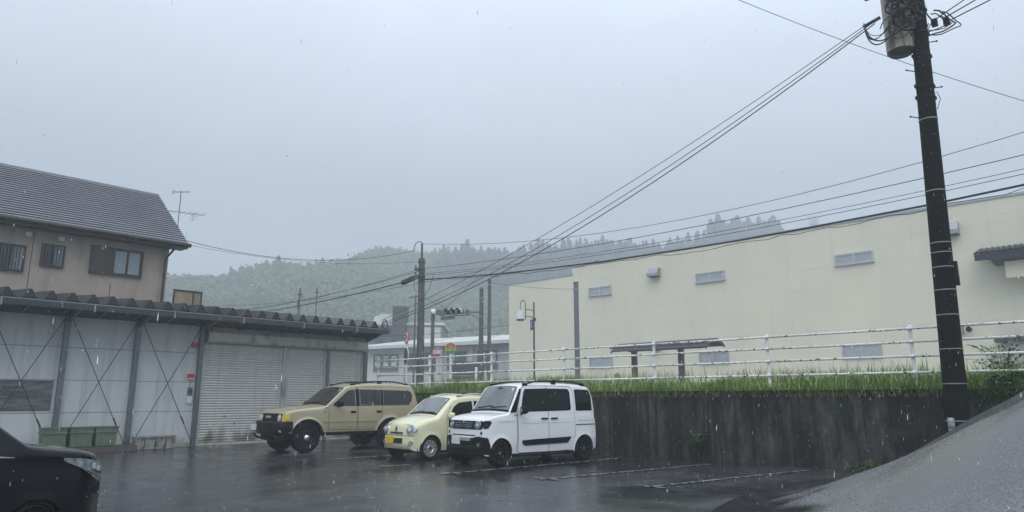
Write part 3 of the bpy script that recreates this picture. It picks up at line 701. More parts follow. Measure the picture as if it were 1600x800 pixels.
# local +x runs left along the front as seen from the car park, local +y points to the street side (front = +y side negative)
HL, HH = 17.5, 4.30
hw = MB(); hw.box((0, -9, 0), (HL, 0, HH)); hw.obj('wall', 'hall', hl)
hr = MB()
hr.add([(-.6, .95, HH + .02), (HL + .7, .95, HH + .02), (HL + .7, -9.8, HH + .02), (-.6, -9.8, HH + .02), (2.5, -4.2, HH + .95), (HL - 4, -4.2, HH + .95)],
       [(0, 1, 5, 4), (1, 2, 5), (2, 3, 4, 5), (3, 0, 4), (3, 2, 1, 0)]); hr.obj('roof', 'hall_roof', hl)
for k in range(34):
    x = -.4 + k * .55
    if 2.6 < x < HL - 4.0 and k % 9 == 0: MB().add([(x, .94, HH + .04), (x + .05, .94, HH + .04), (x + .05, -4.2, HH + .97), (x, -4.2, HH + .97), (x, .94, HH + .09), (x + .05, .94, HH + .09), (x + .05, -4.2, HH + 1.02), (x, -4.2, HH + 1.02)],
        [(0, 3, 2, 1), (4, 5, 6, 7), (0, 1, 5, 4), (1, 2, 6, 5), (2, 3, 7, 6), (3, 0, 4, 7)]).obj('roof_seam', 'hall_roof', hl)
MB().box((-.62, .90, HH - .22), (HL + .72, .98, HH + .05)).obj('fascia', 'hall_roof', hl)
MB().box((-.55, .02, HH - .16), (HL + .65, .88, HH - .10)).obj('soffit', 'midgrey', hl)
def hall_window(x, w, chars, z=2.20, h=1.40):
    o = MB().box((x, .01, z), (x + w, .05, z + h)).obj('window', 'hall_win', hl)
    n_ = max(1, len(chars)); pw = w / n_
    f = MB(); f.box((x - .05, .01, z - .06), (x + w + .05, .09, z)).box((x - .05, .01, z + h), (x + w + .05, .09, z + h + .05))
    for i in range(n_ + 1): f.box((x + pw * i - .03, .052, z), (x + pw * i + .03, .085, z + h))
    f.obj('frame', 'midgrey', o)
    for i, c in enumerate(chars):
        if c == ' ': continue
        cx = x + w - pw * (i + .5)
        MB().box((cx - .28, .053, z + .42), (cx + .28, .060, z + 1.28)).obj('notice', 'paper', o)
        text_mesh('notice_character', c, .62, 'ink', o, (cx, .062, z + .85), (R(90), 0, R(180)))
hall_window(12.7, 2.75, '保険ゆ'); hall_window(8.7, 2.9, ' アプ'); hall_window(5.6, 1.9, '衣 '); hall_window(2.6, 1.9, '式ラ')
for x in (16.3, 11.95, 7.9, 4.9, 1.2): MB().box((x, .01, 0), (x + .28, .16, HH - .18)).obj('pilaster', 'hall', hl)
MB().box((8.35, .02, .55), (8.75, .12, 1.25)).obj('notice_box', 'midgrey', hl)
for k in range(6): MB().box((-.35 + .18 * k, .06, .9), (-.27 + .18 * k, .10, 3.4)).obj('window_bar', 'midgrey', hl)
hx = thing('hall_annex', 'pale side annex with barred windows between the white hall and the cream building', 'building', (-35.2, 39.0, UP), R(180 + 13.5))
MB().box((-2, -6, 0), (.9, 0, 3.9)).obj('wall', 'hall', hx); MB().box((-2.2, -6.2, 3.9), (1.3, .5, 4.08)).obj('roof', 'hall_roof', hx)
for i, (a, b) in enumerate([(-.1, .35), (.42, .78)]):
    w = MB().box((a, .01, 1.6), (b, .05, 3.3)).obj('window', 'hall_win', hx)
    MB().box((a + .1, .052, 1.62), (a + .13, .07, 3.28)).box((b - .13, .052, 1.62), (b - .1, .07, 3.28)).obj('window_bar', 'alu', w)
hg = MB()
hd = thing('hedge', 'small dark clipped hedge beside the left corner of the cream building', 'hedge', (-35.1, 36.8, UP))
for k in range(900):
    p = Vector((random.uniform(-.65, .65), random.uniform(-.5, .5), random.uniform(0, 1.25))); a = random.uniform(0, 6.28); s = random.uniform(.03, .07)
    u = Vector((math.cos(a), math.sin(a), random.uniform(-.6, .6))) * s; w = Vector((-math.sin(a), math.cos(a), random.uniform(-.8, .8))) * s
    hg.add([p - u, p - w, p + u, p + w], [(0, 1, 2, 3)])
hg.obj('leaves', 'leaf', hd, fix=False); MB().box((-.55, -.4, 0), (.55, .4, 1.1)).obj('core', 'conifer', hd)
pw = thing('planter_wall', 'low dark planter wall at the foot of the white hall left of the central pole', 'low wall', (-42.5, 31.6, UP), R(13.5))
MB().box((-7.5, -.3, 0), (1.5, .3, .62)).obj('wall', 'dkgrey', pw); MB().box((-7.55, -.35, .62), (1.55, .35, .70)).obj('coping', 'midgrey', pw)
sb_ = MB()
for k in range(1600):
    p = Vector((random.uniform(-7.2, 1.3), random.uniform(-.25, .25), .68 + random.uniform(0, .38) * abs(math.sin(k * .37)))); a = random.uniform(0, 6.28); s = random.uniform(.03, .08)
    u = Vector((math.cos(a), math.sin(a), random.uniform(-.6, .6))) * s; w = Vector((-math.sin(a), math.cos(a), random.uniform(-.8, .8))) * s
    sb_.add([p - u, p - w, p + u, p + w], [(0, 1, 2, 3)])
sb_.obj('planting', 'conifer', pw, fix=False, kind='stuff')
# dark slatted cladding in front of the hall
de = thing('panelled_enclosure', 'dark grey enclosure clad in wide sloping boards in front of the white hall', 'enclosure', (-37.54, 33.4, UP), R(42))
for k in range(5):
    MB().prism([(0, .02 + .50 * k), (2.15, .02 + .48 * k), (2.15, .02 + .48 * (k + 1) - .035), (0, .02 + .50 * (k + 1) - .035)], -.03 - .012 * (k % 2), .02, 'y').obj('cladding_board', 'dkgrey', de)
MB().box((-.02, .021, 0), (2.0, 1.8, 2.35)).obj('body', 'dkgrey', de)
MB().box((-.05, -.07, 1.40), (2.2, -.045, 1.47)).obj('rail', 'midgrey', de)
MB().box((2.16, -.05, 0), (2.24, .05, 2.1)).obj('corner_post', 'black', de)
wp = thing('bollard_post', 'white post standing between the dark enclosure and the signal pole', 'post', (-34.9, 33.2, UP))
MB().cyl((0, 0, 0), (0, 0, 1.9), .09, n=12).obj('shaft', 'white_paint', wp, smooth=True); MB().cyl((0, 0, 1.9), (0, 0, 1.96), .1, .05, n=12).obj('cap', 'white_paint', wp, smooth=True)

# buildings farther back
bk = thing('grey_warehouse', 'low grey warehouse behind the white hall with a rounded roof unit', 'building', (-62.5, 44.0, UP), R(45))
MB().box((-5, 0, 0), (7.5, 9, 7.6)).obj('wall', 'midgrey', bk)
MB().box((-5.2, -.2, 7.6), (7.7, 9.2, 7.9)).obj('roof', 'hall_roof', bk)
MB().prism([(0, 7.9), (3.2, 7.9), (3.2, 8.5), (2.4, 8.85), (.8, 8.85), (0, 8.5)], .2, 3, 'y').obj('roof_unit', 'hall_roof', bk)
MB().box((4.9, -.05, 3.0), (7.3, -.003, 7.4)).obj('light_panel', 'hall', bk)
for k in range(3): MB().box((-4 + k * 2.1, -.06, 5.3), (-3.0 + k * 2.1, -.003, 6.3)).obj('window', 'hall_win', bk)
MB().box((-6, -1.2, 7.1), (2.8, -.25, 7.28)).obj('canopy', 'dkgrey', bk)
tw = thing('stair_tower', 'tall dark grey slab tower rising behind the white hall', 'tower', (-60.4, 46.1, UP), R(43))
MB().box((-.68, -1.4, 0), (.68, 1.0, 9.5)).obj('wall', 'dkgrey', tw); MB().box((-.74, -1.46, 9.5), (.74, 1.06, 9.62)).obj('coping', 'midgrey', tw)
for z in (3.0, 5.2, 7.4): MB().box((-.66, -1.42, z), (.66, -1.402, z + .04)).obj('joint', 'seal', tw)
mh = thing('cell_mast', 'faint antenna cluster of a cell mast above the parapet of the cream building', 'antenna mast', (-108.6, 310.5, 40))
MB().cyl((0, 0, 0), (0, 0, 40), .5, .4, n=10).obj('mast', 'haze_ant', mh)
MB().cyl((0, 0, 37.2), (0, 0, 37.9), 1.7, n=14).obj('platform', 'haze_ant', mh)
for a in range(8):
    c, s = 1.8 * math.cos(a * .785), 1.8 * math.sin(a * .785)
    MB().box((c - .18, s - .18, 37.4), (c + .18, s + .18, 40.6 + (a % 3) * .5)).obj('antenna_panel', 'haze_ant', mh)

# ================================================================== SHED
SX = -21.9; SY0, SY1 = -3.0, 15.08
sh = thing('metal_shed', 'long pale metal shed with folded plate roof, braced wall bays and three roller shutters', 'shed', (SX, 0, 0))
pil = [-1.95, -.1, 1.72, 3.52, 5.34, 7.15, 9.00]
zj = [.10, 1.03, 1.90, 2.78, 3.66]
pc = {}
for a, b in zip(pil[:-1], pil[1:]):
    for z0, z1 in zip(zj[:-1], zj[1:]):
        k = (round(b - a, 2), round(z1 - z0, 2))
        if k not in pc: pc[k] = MB().box((-.06, .008, .006), (0, b - a - .008, z1 - z0 - .006)).mesh('wall_panel', 'shed')
        link('wall_panel', pc[k], sh, (random.uniform(-.003, .003), a, z0))
MB().box((-.12, SY0, 0), (-.062, 9.0, 3.9)).obj('backing', 'seal', sh)
MB().box((-4.6, SY0 + .1, 0), (-.125, 15.0, 3.55)).obj('body', 'midgrey', sh)
MB().box((-.05, SY0, 0), (.05, 9.0, .098)).obj('base_kerb', 'concrete', sh)
# pillars stand slightly proud, canopy arms reach out
for y in pil + [SY1 - .02]:
    MB().box((.03, y - .065, .0), (.15, y + .065, 3.70)).obj('pillar', 'steel_dark', sh)
    MB().prism([(.15, 3.45), (.15, 3.60), (1.22, 3.80), (1.22, 3.72)], y - .04, y + .04, 'y').obj('canopy_arm', 'steel_dark', sh)
for a, b in zip(pil[:-1], pil[1:]):
    MB().cyl((.17, a + .08, 3.58), (.17, b - .08, .12), .011, n=6).obj('brace', 'brace', sh)
    MB().cyl((.195, b - .08, 3.58), (.195, a + .08, .12), .011, n=6).obj('brace', 'brace', sh)
    MB().cyl((.182, a + .08 + (b - a - .16) * .78, 3.58 - 3.46 * .78), (.182, a + .08 + (b - a - .16) * .84, 3.58 - 3.46 * .84), .022, n=8).obj('turnbuckle', 'brace', sh)
# canopy soffit, gutter, folded roof
MB().prism([(-.1, 3.60), (1.16, 3.82), (1.16, 3.86), (-.1, 3.70)], SY0, SY1, 'y').obj('canopy_soffit', 'soffit', sh)
for y in np.arange(SY0, SY1 - .4, .9): MB().prism([(.2, 3.60), (1.1, 3.76), (1.1, 3.80), (.2, 3.64)], y, y + .05, 'y').obj('purlin', 'steel_dark', sh)
MB().prism([(1.13, 3.70), (1.30, 3.70), (1.33, 3.84), (1.30, 3.84), (1.28, 3.73), (1.16, 3.73), (1.14, 3.84), (1.12, 3.84)], SY0, SY1 + .12, 'y').obj('gutter', 'gutter', sh)
MB().box((1.29, SY0, 3.842), (1.335, SY1 + .12, 3.862)).obj('gutter_lip', 'steel', sh)
for y in np.arange(-2.6, SY1, 2.05): MB().box((1.10, y, 3.66), (1.335, y + .035, 3.87)).obj('gutter_bracket', 'steel', sh)
rfm = MB(); P_ = .476; n_ = int((SY1 - SY0) / P_) + 1; prof = []
for k in range(n_):
    y = SY1 - .45 - k * P_
    for dy, z in ((.19, 0), (.15, .01), (.03, .22), (-.03, .22), (-.15, .01), (-.19, 0)): prof.append((y + dy, z))
def fold(x, zb): return [(x, y, zb + z) for y, z in prof]
A_ = fold(1.22, 3.905); B_ = fold(-4.7, 4.42); Nn = len(prof)
rfm.add(A_ + B_, [(i, i + 1, Nn + i + 1, Nn + i) for i in range(Nn - 1)])
A2 = [(x, y, z - .012) for x, y, z in A_]; B2 = [(x, y, z - .012) for x, y, z in B_]
rfm.add(A2 + B2, [(i + 1, i, Nn + i, Nn + i + 1) for i in range(Nn - 1)])
rfm.add(A_ + A2, [(i, i + 1, Nn + i + 1, Nn + i) for i in range(Nn - 1)])
rfm.obj('folded_roof', 'plate_roof', sh, fix=False)
ed = MB()
for k in range(n_):   # dark end stops closing each rib
    y = SY1 - .45 - k * P_; ed.add([(1.205, y - .145, 3.91), (1.205, y + .145, 3.91), (1.205, y + .03, 4.11), (1.205, y - .03, 4.11)], [(0, 1, 2, 3)])
ed.obj('rib_closure', 'seal', sh, fix=False, kind='stuff')
MB().box((1.0, SY0, 3.86), (1.10, SY1 + .05, 3.902)).obj('eave_beam', 'plate_roof', sh)
MB().prism([(-.1, 3.5), (1.25, 3.72), (1.25, 3.92), (-.1, 3.92)], SY1 + .0, SY1 + .035, 'y').obj('gable_trim', 'plate_roof', sh)
# roller shutters
MB().prism([(-.05, 3.12), (.24, 3.12), (.30, 3.18), (.30, 3.42), (.10, 3.62), (-.05, 3.62)], 9.12, 15.0, 'y').obj('shutter_box', 'shutter_box', sh, smooth=False)
MB().box((-.06, 9.1, 3.45), (.08, 15.04, 3.75)).obj('lintel', 'soffit', sh)
prof_s = [(0, 0), (.022, .006), (.030, .030), (.022, .056), (.004, .066), (0, .078)]
def slat_mesh(w, m):
    s = MB(); n = len(prof_s); vs = [(p[0], 0, p[1]) for p in prof_s] + [(p[0], w, p[1]) for p in prof_s]
    s.add(vs, [(i, i + 1, n + i + 1, n + i) for i in range(n - 1)]); return s.mesh('slat', m, smooth='all')
for si, (a, b) in enumerate([(9.10, 11.83), (11.93, 13.42), (13.58, 14.98)]):
    d = link('roller_shutter', MB().box((-.12, a, 0), (-.03, b, 3.13)).mesh('roller_shutter', 'seal'), sh)
    c1 = slat_mesh(b - a - .01, 'shutter'); c2 = c1
    for k in range(39):
        link('slat', c2 if k < (11 if si == 0 else 4) else c1, d, (0.0, a + .005, .075 + k * .078))
    MB().box((-.02, a, 0), (.045, b, .073)).obj('bottom_bar', 'shutter_box', d)
    for y in (a, b): MB().box((-.03, y - .045, 0), (.075, y + .045, 3.12)).obj('guide_rail', 'shutter_box', d)
MB().box((-.02, 13.43, 0), (.11, 13.55, 3.12)).obj('centre_post', 'steel_dark', sh)
MB().box((-.02, 15.0, 0), (.12, 15.1, 3.6)).obj('corner_post', 'steel_dark', sh)
for y, z in ((9.9, .85), (10.25, .62), (11.0, .66)): MB().box((.028, y, z), (.05, y + .05, z + .035)).obj('latch', 'trim', sh)
# scuffed board, alarm, switch box
MB().box((-.04, 1.80, 1.10), (.022, 5.2, 1.88)).obj('scuffed_board', 'chalk', label='long dark scuffed board with pale chalky smears on the shed wall beside the left pillar', category='board', loc=(SX, 0, 0))
al = thing('alarm_box', 'small red alarm box on the shed wall left of the first shutter', 'alarm box', (SX, 8.78, 2.02))
MB().box((.004, -.09, 0), (.08, .09, .12)).obj('cover', 'red', al); MB().box((.004, -.092, -.035), (.082, .092, -.003)).obj('label_strip', 'sign_white', al)
MB().tube([(.03, 0, -.04), (.03, 0, -.2), (.03, .01, -.38)], .006, 5).obj('wire', 'cable', al)
sw = thing('switch_box', 'grey switch over a white keypad box on the shed wall below the red alarm box', 'switch box', (SX, 8.80, 1.36))
MB().box((.004, -.06, .13), (.07, .06, .38)).obj('switch', 'steel_dark', sw); MB().box((.071, -.03, .2), (.085, .03, .3)).obj('button', 'seal', sw)
MB().box((.004, -.075, -.1), (.06, .075, .125)).obj('box', 'plate_white', sw)
MB().box((.005, 8.74, 2.95), (.10, 8.88, 3.10)).obj('warning_lamp', 'red', loc=(SX, 0, 0), label='little red beacon high on the shed wall beside the shutter box', category='beacon')
cq = MB()
for r_, dx in ((.16, 0), (.13, .03), (.19, -.02)):
    cq.tube([(SX + 1.25 + dx, 15.05 + r_ * .7 * math.cos(a), 3.98 + r_ * 1.3 * math.sin(a)) for a in [2 * math.pi * i / 20 for i in range(21)]], .012, 5)
cq.obj('cable_coil', 'cable', label='black cable coil hanging at the right end of the shed gutter', category='cable coil')

# ------------------------------------------------------------------ things along the shed foot
def bin_(x, y, label):
    t = thing('planter_tub', label, 'tub', (x, y, .17), R(90 + random.uniform(-1.5, 1.5)), group='green plastic tubs along the shed wall')
    s = MB(); w0, w1, d0, d1, h = .238, .305, .19, .22, .50
    def ring(w, d, z): return [(-w, -d, z), (w, -d, z), (w, d, z), (-w, d, z)]
    R_ = [ring(w0, d0, 0), ring(w0 + .02, d0 + .017, .34), ring(w0 + .05, d0 + .04, .345), ring(w0 + .052, d0 + .042, .375), ring(w0 + .028, d0 + .022, .378), ring(w0 + .035, d0 + .03, .48), ring(w0 + .055, d0 + .05, .482), ring(w0 + .055, d0 + .05, .50), ring(w0 + .02, d0 + .02, .50), ring(w0 - .02, d0 - .02, .03)]
    vs = sum(R_, []); fs = [tuple(range(3, -1, -1))]
    for i in range(len(R_) - 1):
        for k in range(4): fs.append((4 * i + k, 4 * i + (k + 1) % 4, 4 * i + 4 + (k + 1) % 4, 4 * i + 4 + k))
    fs.append(tuple(4 * (len(R_) - 1) + k for k in range(4)))
    s.add(vs, fs); s.obj('tub_body', 'green_bin', t)
    f = MB()
    for k in (-.15, .15): f.box((k - .008, -(d0 + .022), .02), (k + .008, -(d0 - .0), .335))
    f.obj('rib', 'green_bin', t)
    return t
bin_(-21.32, 5.20, 'olive green plastic tub at the left of three against the shed wall')
bin_(-21.31, 5.81, 'olive green plastic tub in the middle of three against the shed wall')
bin_(-21.33, 6.42, 'olive green plastic tub at the right of three, beside the shed pillar')
bd_ = thing('timber_skid', 'long low wet timber beam lying under the green tubs', 'beam', (-21.3, 5.3, 0))
MB().box((-.28, -3.0, .02), (-.10, 1.95, .155)).obj('beam', 'wood', bd_); MB().box((.02, -2.8, .0), (.22, 1.9, .15)).obj('beam', 'wood', bd_)
for y in (-1.8, 0, 1.6): MB().box((-.33, y, 0), (.3, y + .09, .018)).obj('bearer', 'wood', bd_)
MB().box((-21.75, 3.0, .15), (-21.45, 4.7, .30)).obj('plank_stack', 'wood', label='flat stack of grey planks on the ground left of the green tubs', category='planks')
bl = MB(); bl.prism([(-.128, 0), (-.112, .10), (-.116, .24), (-.132, .30), (-.132, .36), (.132, .36), (.132, .30), (.138, .22), (.134, .10), (.118, 0)], -.12, .12, 'x')
bl.box((.121, -.134, .315), (.150, .134, .358))
bm_ = bl.mesh('concrete_block', 'block')
for i, (y, lab) in enumerate([(7.30, 'mottled concrete kerb block, the leftmost of four by the shed wall'), (7.585, 'mottled concrete kerb block, second from the left of four by the shed wall'),
                              (7.87, 'mottled concrete kerb block, third from the left of four by the shed wall'), (8.155, 'mottled concrete kerb block, the rightmost of four nearest the shutter')]):
    o = link('concrete_block', bm_, None, (-21.4 + random.uniform(-.02, .02), y, .008), R(random.uniform(-3, 3)), label=lab, category='block', group='concrete blocks along the shed wall')

# ================================================================== HOUSE behind the shed
ho = thing('house', 'two-storey tan stucco house with long dark slate roof behind the shed', 'house', (-27, 0, 0))
HY0, HY1 = -6.0, 9.62
MB().box((-6, HY0, 0), (0, HY1, 7.12)).obj('wall', 'stucco', ho)
gw = MB().prism([(-6, 7.12), (0, 7.12), (-3, 9.35)], HY0 + .02, HY1 - .003, 'y'); gw.obj('gable', 'stucco', ho)
NC = 23; ex, ez, rx, rz_ = .62, 7.10, -3.0, 9.72
key = None
for k in range(NC):
    for side in (0, 1):
        u0, u1 = k / NC, (k + 1) / NC
        xa, za = ex + (rx - ex) * u0, ez + (rz_ - ez) * u0; xb, zb = ex + (rx - ex) * (u1 + .012), ez + (rz_ - ez) * (u1 + .012)
        if side: xa, xb = 2 * rx - xa, 2 * rx - xb
        nxv, nzv = (.585, .81) if not side else (-.585, .81)
        ox, oz = (xa - xb) * .22, (za - zb) * .22
        pr = [(xa + ox + nxv * .070, za + oz + nzv * .070), (xa + ox + nxv * .086, za + oz + nzv * .086), (xb + nxv * .016, zb + nzv * .016), (xb, zb), (xa + nxv * .0, za + nzv * .0), (xa + nxv * .066, za + nzv * .066)]
        MB().prism(pr, HY0 - .6, HY1 + .42, 'y').obj('roof_course', 'roof_tile', ho)
MB().cyl((rx, HY0 - .6, rz_ + .03), (rx, HY1 + .42, rz_ + .03), .07, n=8).obj('ridge_cap', 'roof_tile', ho)
for s in (0, 1):
    xe = ex if not s else 2 * rx - ex
    MB().prism([(xe, ez - .16), (xe, ez - .02), (rx, rz_ - .02), (rx, rz_ - .16)], HY1 + .424, HY1 + .46, 'y').obj('barge_board', 'brown', ho)
MB().cyl((.72, HY0 - .5, 7.04), (.72, HY1 + .5, 7.04), .075, n=12).obj('gutter', 'brown', ho, smooth=True)
MB().box((.02, HY0 - .5, 6.93), (.62, HY1 + .42, 6.97)).obj('soffit', 'brown', ho)
MB().box((.60, HY0 - .5, 6.90), (.64, HY1 + .42, 7.06)).obj('fascia', 'brown', ho)
MB().tube([(.66, HY1 - .02, 6.98), (.4, HY1 - .02, 6.8), (.08, HY1 - .12, 6.55), (.07, HY1 - .12, 4.0)], .04, 8).obj('downpipe', 'brown', ho, smooth=True)
for y, z in ((6.2, 0), (8.6, 0)): pass
for y in (5.3, 7.75): MB().box((.0, y, 4.0), (.006, y + .02, 6.9 if y < 6 else 5.4)).obj('wall_joint', 'brown', ho)
def house_window(y0, y1, z0, z1, kind):
    o = MB().box((.001, y0, z0), (.03, y1, z1)).obj('window', 'brown', ho)
    t = .06; f = MB()
    f.box((.031, y0, z0), (.10, y1, z0 + t)).box((.031, y0, z1 - t), (.10, y1, z1)).box((.031, y0, z0 + t), (.10, y0 + t, z1 - t)).box((.031, y1 - t, z0 + t), (.10, y1, z1 - t))
    f.obj('frame', 'brown', o)
    if kind == 'slide':
        mid = y0 + (y1 - y0) * .41
        for k in range(14):
            zz = z0 + t + .012 + k * (z1 - z0 - 2 * t) / 14
            MB().box((.075, y0 + t, zz), (.10, mid - .04, zz + .045)).obj('shutter_slat', 'brown_slat', o)
        MB().box((.031, mid - .04, z0 + t), (.11, mid + .04, z1 - t)).obj('mullion', 'brown', o)
        w = (y1 - t - mid - .04) / 2
        for j in (0, 1):
            a = mid + .04 + j * w
            p = MB().box((.045, a + .035, z0 + t + .03), (.055, a + w - .035, z1 - t - .03)).obj('pane', 'sky_glass', o)
        f2 = MB()
        for j in (0, 1):
            a = mid + .04 + j * w
            f2.box((.04, a, z0 + t), (.08, a + .035, z1 - t)).box((.04, a + w - .035, z0 + t), (.08, a + w, z1 - t)).box((.04, a + .035, z0 + t), (.08, a + w - .035, z0 + t + .03)).box((.04, a + .035, z1 - t - .03), (.08, a + w - .035, z1 - t))
        f2.obj('sash', 'brown', o)
    else:
        mid = (y0 + y1) / 2
        MB().box((.04, y0 + t, z0 + t), (.05, mid - .02, z1 - t)).obj('pane', 'dark_glass', o); MB().box((.04, mid + .02, z0 + t), (.05, y1 - t, z1 - t)).obj('pane', 'sky_glass', o)
        MB().box((.031, mid - .02, z0 + t), (.09, mid + .02, z1 - t)).obj('mullion', 'brown', o)
        nb = int((y1 - y0 - 2 * t) / .085)
        for k in range(nb):
            yy = y0 + t + .04 + k * .085
            MB().box((.101, yy, z0 + t), (.118, yy + .025, z1 - t)).obj('bar', 'brown', o)
    return o
house_window(4.35, 5.13, 5.46, 6.34, 'bars'); house_window(2.6, 4.30, 5.46, 6.34, 'bars')
house_window(5.56, 6.24, 5.74, 6.50, 'bars'); house_window(7.02, 8.72, 5.70, 6.68, 'slide')
for y in (5.05, 6.0): MB().box((.001, y, 6.66), (.12, y + .16, 6.80)).obj('vent_cap', 'plate_white', ho); 
MB().cyl((.02, 8.9, 4.6), (.02, 8.9, 4.75), .04).obj('vent_cap', 'brown', ho)
bc = thing('balcony_screen', 'yellowed corrugated screen in a dark frame at the right end of the tan house', 'balcony', (-26.4, 9.70, 4.0))
fr = MB().box((-.03, 0, 1.30), (.03, 1.05, 1.36))
for y in (0, .70, 1.0): fr.box((-.025, y, 0), (.025, y + .05, 1.30))
fr.obj('frame', 'brown', bc)
for a, b in ((.05, .70), (.75, 1.0)): MB().box((-.01, a, 0), (.005, b, 1.30)).obj('screen_sheet', 'amber', bc)
MB().box((-1.2, 0, -4.0), (-.04, 1.05, .1)).obj('balcony_floor', 'stucco', bc)
an = thing('tv_antenna', 'thin metal television antenna on the right corner of the house roof', 'antenna', (-27.5, 10.02, 7.3))
MB().cyl((0, 0, 0), (0, 0, 2.12), .018, n=8).obj('mast', 'steel_dark', an)
MB().cyl((0, -.62, 1.22), (0, 1.0, 1.42 - .1), .012, n=6).obj('boom', 'steel_dark', an)
for i in range(7):
    y = -.6 + i * .24; L_ = .18 + .05 * i
    MB().cyl((-L_, y, 1.22 + .062 * (y + .62)), (L_, y, 1.22 + .062 * (y + .62)), .006, n=5).obj('element', 'steel_dark', an)
for i in range(3): MB().cyl((-.3, .55, 1.05 + i * .12), (.3, .55, 1.05 + i * .12), .006, n=5).obj('reflector_element', 'steel_dark', an)
MB().cyl((0, .55, 1.0), (0, .55, 1.32), .008, n=5).obj('reflector_rod', 'steel_dark', an)
MB().cyl((0, -.30, 2.02), (0, .35, 2.16), .014, n=6).obj('upper_boom', 'steel_dark', an)
for i in range(5): MB().cyl((-.14, -.26 + i * .13, 2.02 + .028 * i), (.14, -.26 + i * .13, 2.02 + .028 * i), .006, n=5).obj('element', 'steel_dark', an)
MB().tube([(0, -.28, 1.92), (0, -.32, 2.0), (0, -.28, 2.12)], .012, 5).obj('upper_reflector', 'steel_dark', an)
MB().cyl((0, 0, -.05), (0, 0, .25), .035, n=8).obj('bracket', 'brown', an)

# ================================================================== NEAR UTILITY POLE (right)
BP = thing('utility_pole', 'big dark leaning utility pole with grey transformer and step bolts at the right', 'utility pole', (-2.93, 14.45, 0))
def bpx(z): return .024 * z
def bpr(z): return .198 - .0066 * z
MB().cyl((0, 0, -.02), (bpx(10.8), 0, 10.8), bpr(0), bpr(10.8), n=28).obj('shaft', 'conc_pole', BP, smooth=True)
for z in (6.61, 5.2, 4.21, 4.03, 3.76, 3.34, 2.89, 2.28, 1.67, 1.03):
    MB().lathe([(bpr(z) + .001, -.008), (bpr(z) + .008, -.008), (bpr(z) + .008, .008), (bpr(z) + .001, .008)], (bpx(z), 0, z), n=28).obj('wire_band', 'steel', BP)
for z in (8.39, 7.92, 7.30, 7.06, 8.9, 9.3):
    MB().lathe([(bpr(z), -.025), (bpr(z) + .008, -.022), (bpr(z) + .008, .022), (bpr(z), .025)], (bpx(z), 0, z), n=28).obj('steel_band', 'trim', BP)
    for s in (-1, 1): MB().box((bpx(z) + s * (bpr(z) + .03) * .7 - .025, s * (bpr(z) + .03) * .7 - .02, z - .03), (bpx(z) + s * (bpr(z) + .03) * .7 + .025, s * (bpr(z) + .03) * .7 + .02, z + .03)).obj('band_bolt', 'trim', BP)
cr_ = Vector((.725, .688, 0))
for z, s in ((8.21, 1), (7.6, -1), (7.26, 1), (6.65, -1)):
    a = Vector((bpx(z), 0, z)); MB().cyl(a + cr_ * s * bpr(z) * .9, a + cr_ * s * (bpr(z) + .17) + Vector((0, 0, .03)), .010, n=7).cyl(a + cr_ * s * (bpr(z) + .165) + Vector((0, 0, .03)), a + cr_ * s * (bpr(z) + .185) + Vector((0, 0, .033)), .018, n=8).obj('step_bolt', 'trim', BP)
MB().tube([(bpx(7.1) + .1, .16, 7.15), (bpx(7.1) + .16, .18, 7.2), (bpx(7) + .20, .2, 7.05), (bpx(7) + .13, .18, 6.85)], .007, 5).obj('loose_wire', 'cable', BP)
MB().box((bpx(3.7) + .14, .02, 3.42), (bpx(3.7) + .22, .12, 3.86)).obj('conduit_cover', 'trim', BP)
# transformer
tx = MB().lathe([(0, 8.03), (.18, 8.05), (.24, 8.10), (.25, 8.16), (.25, 9.65), (.265, 9.66), (.265, 9.72), (.2, 9.8), (0, 9.85)], (-.13, -.11, 0), n=32).obj('transformer', 'tank', BP, smooth=35)
MB().lathe([(0, 8.02), (.18, 8.04), (.238, 8.095), (.246, 8.095), (.2, 8.035)], (-.13, -.11, 0), n=32).obj('tank_base', 'dkgrey', tx)
for z in (9.1, 8.3): MB().box((-.12, -.16, z), (.02, .02, z + .08)).obj('tank_bracket', 'dkgrey', tx)
MB().box((-.60, -.42, 9.28), (-.52, -.34, 9.45)).obj('lug', 'dkgrey', tx)
for a in (0, 1.4, 2.8): MB().cyl((-.24 + .15 * math.cos(a), -.2 + .15 * math.sin(a), 9.7), (-.24 + .15 * math.cos(a), -.2 + .15 * math.sin(a), 10.0), .04, .025, n=10).obj('bushing', 'insul', tx, smooth=True)
rr = random.Random(11)
def loop(c, ax, ay, th, r=.011, n=16, ph=0, full=1.0, sw=.25):
    c = Vector(c); pts = []
    for i in range(n + 1):
        a = ph + 2 * math.pi * full * i / n
        u = math.cos(a) * ax; v = math.sin(a) * ay
        h = cr_ * (u * math.cos(th) - v * math.sin(th)) + Vector((0, 0, u * math.sin(th) + v * math.cos(th)))
        pts.append(c + h + Vector((-.4, .4, 0)) * .12 * math.sin(a * 2 + th * 3) * (1 + sw) * ax * 4 + Vector((rr.uniform(-1, 1), rr.uniform(-1, 1), rr.uniform(-1, 1))) * .012)
    return pts
cbl = lambda pts, r: MB().tube(pts, r, 6).obj('cable_loop', 'cable', BP, smooth='all')
for i in range(34):
    cbl(loop((.08 + rr.uniform(-.22, .14), -.36 + rr.uniform(-.08, .05), 8.95 + rr.uniform(-.5, .45)), rr.uniform(.10, .30), rr.uniform(.08, .24), rr.uniform(-.7, .7), ph=rr.uniform(0, 6), full=rr.uniform(.5, .95)), rr.choice([.010, .014, .02]))
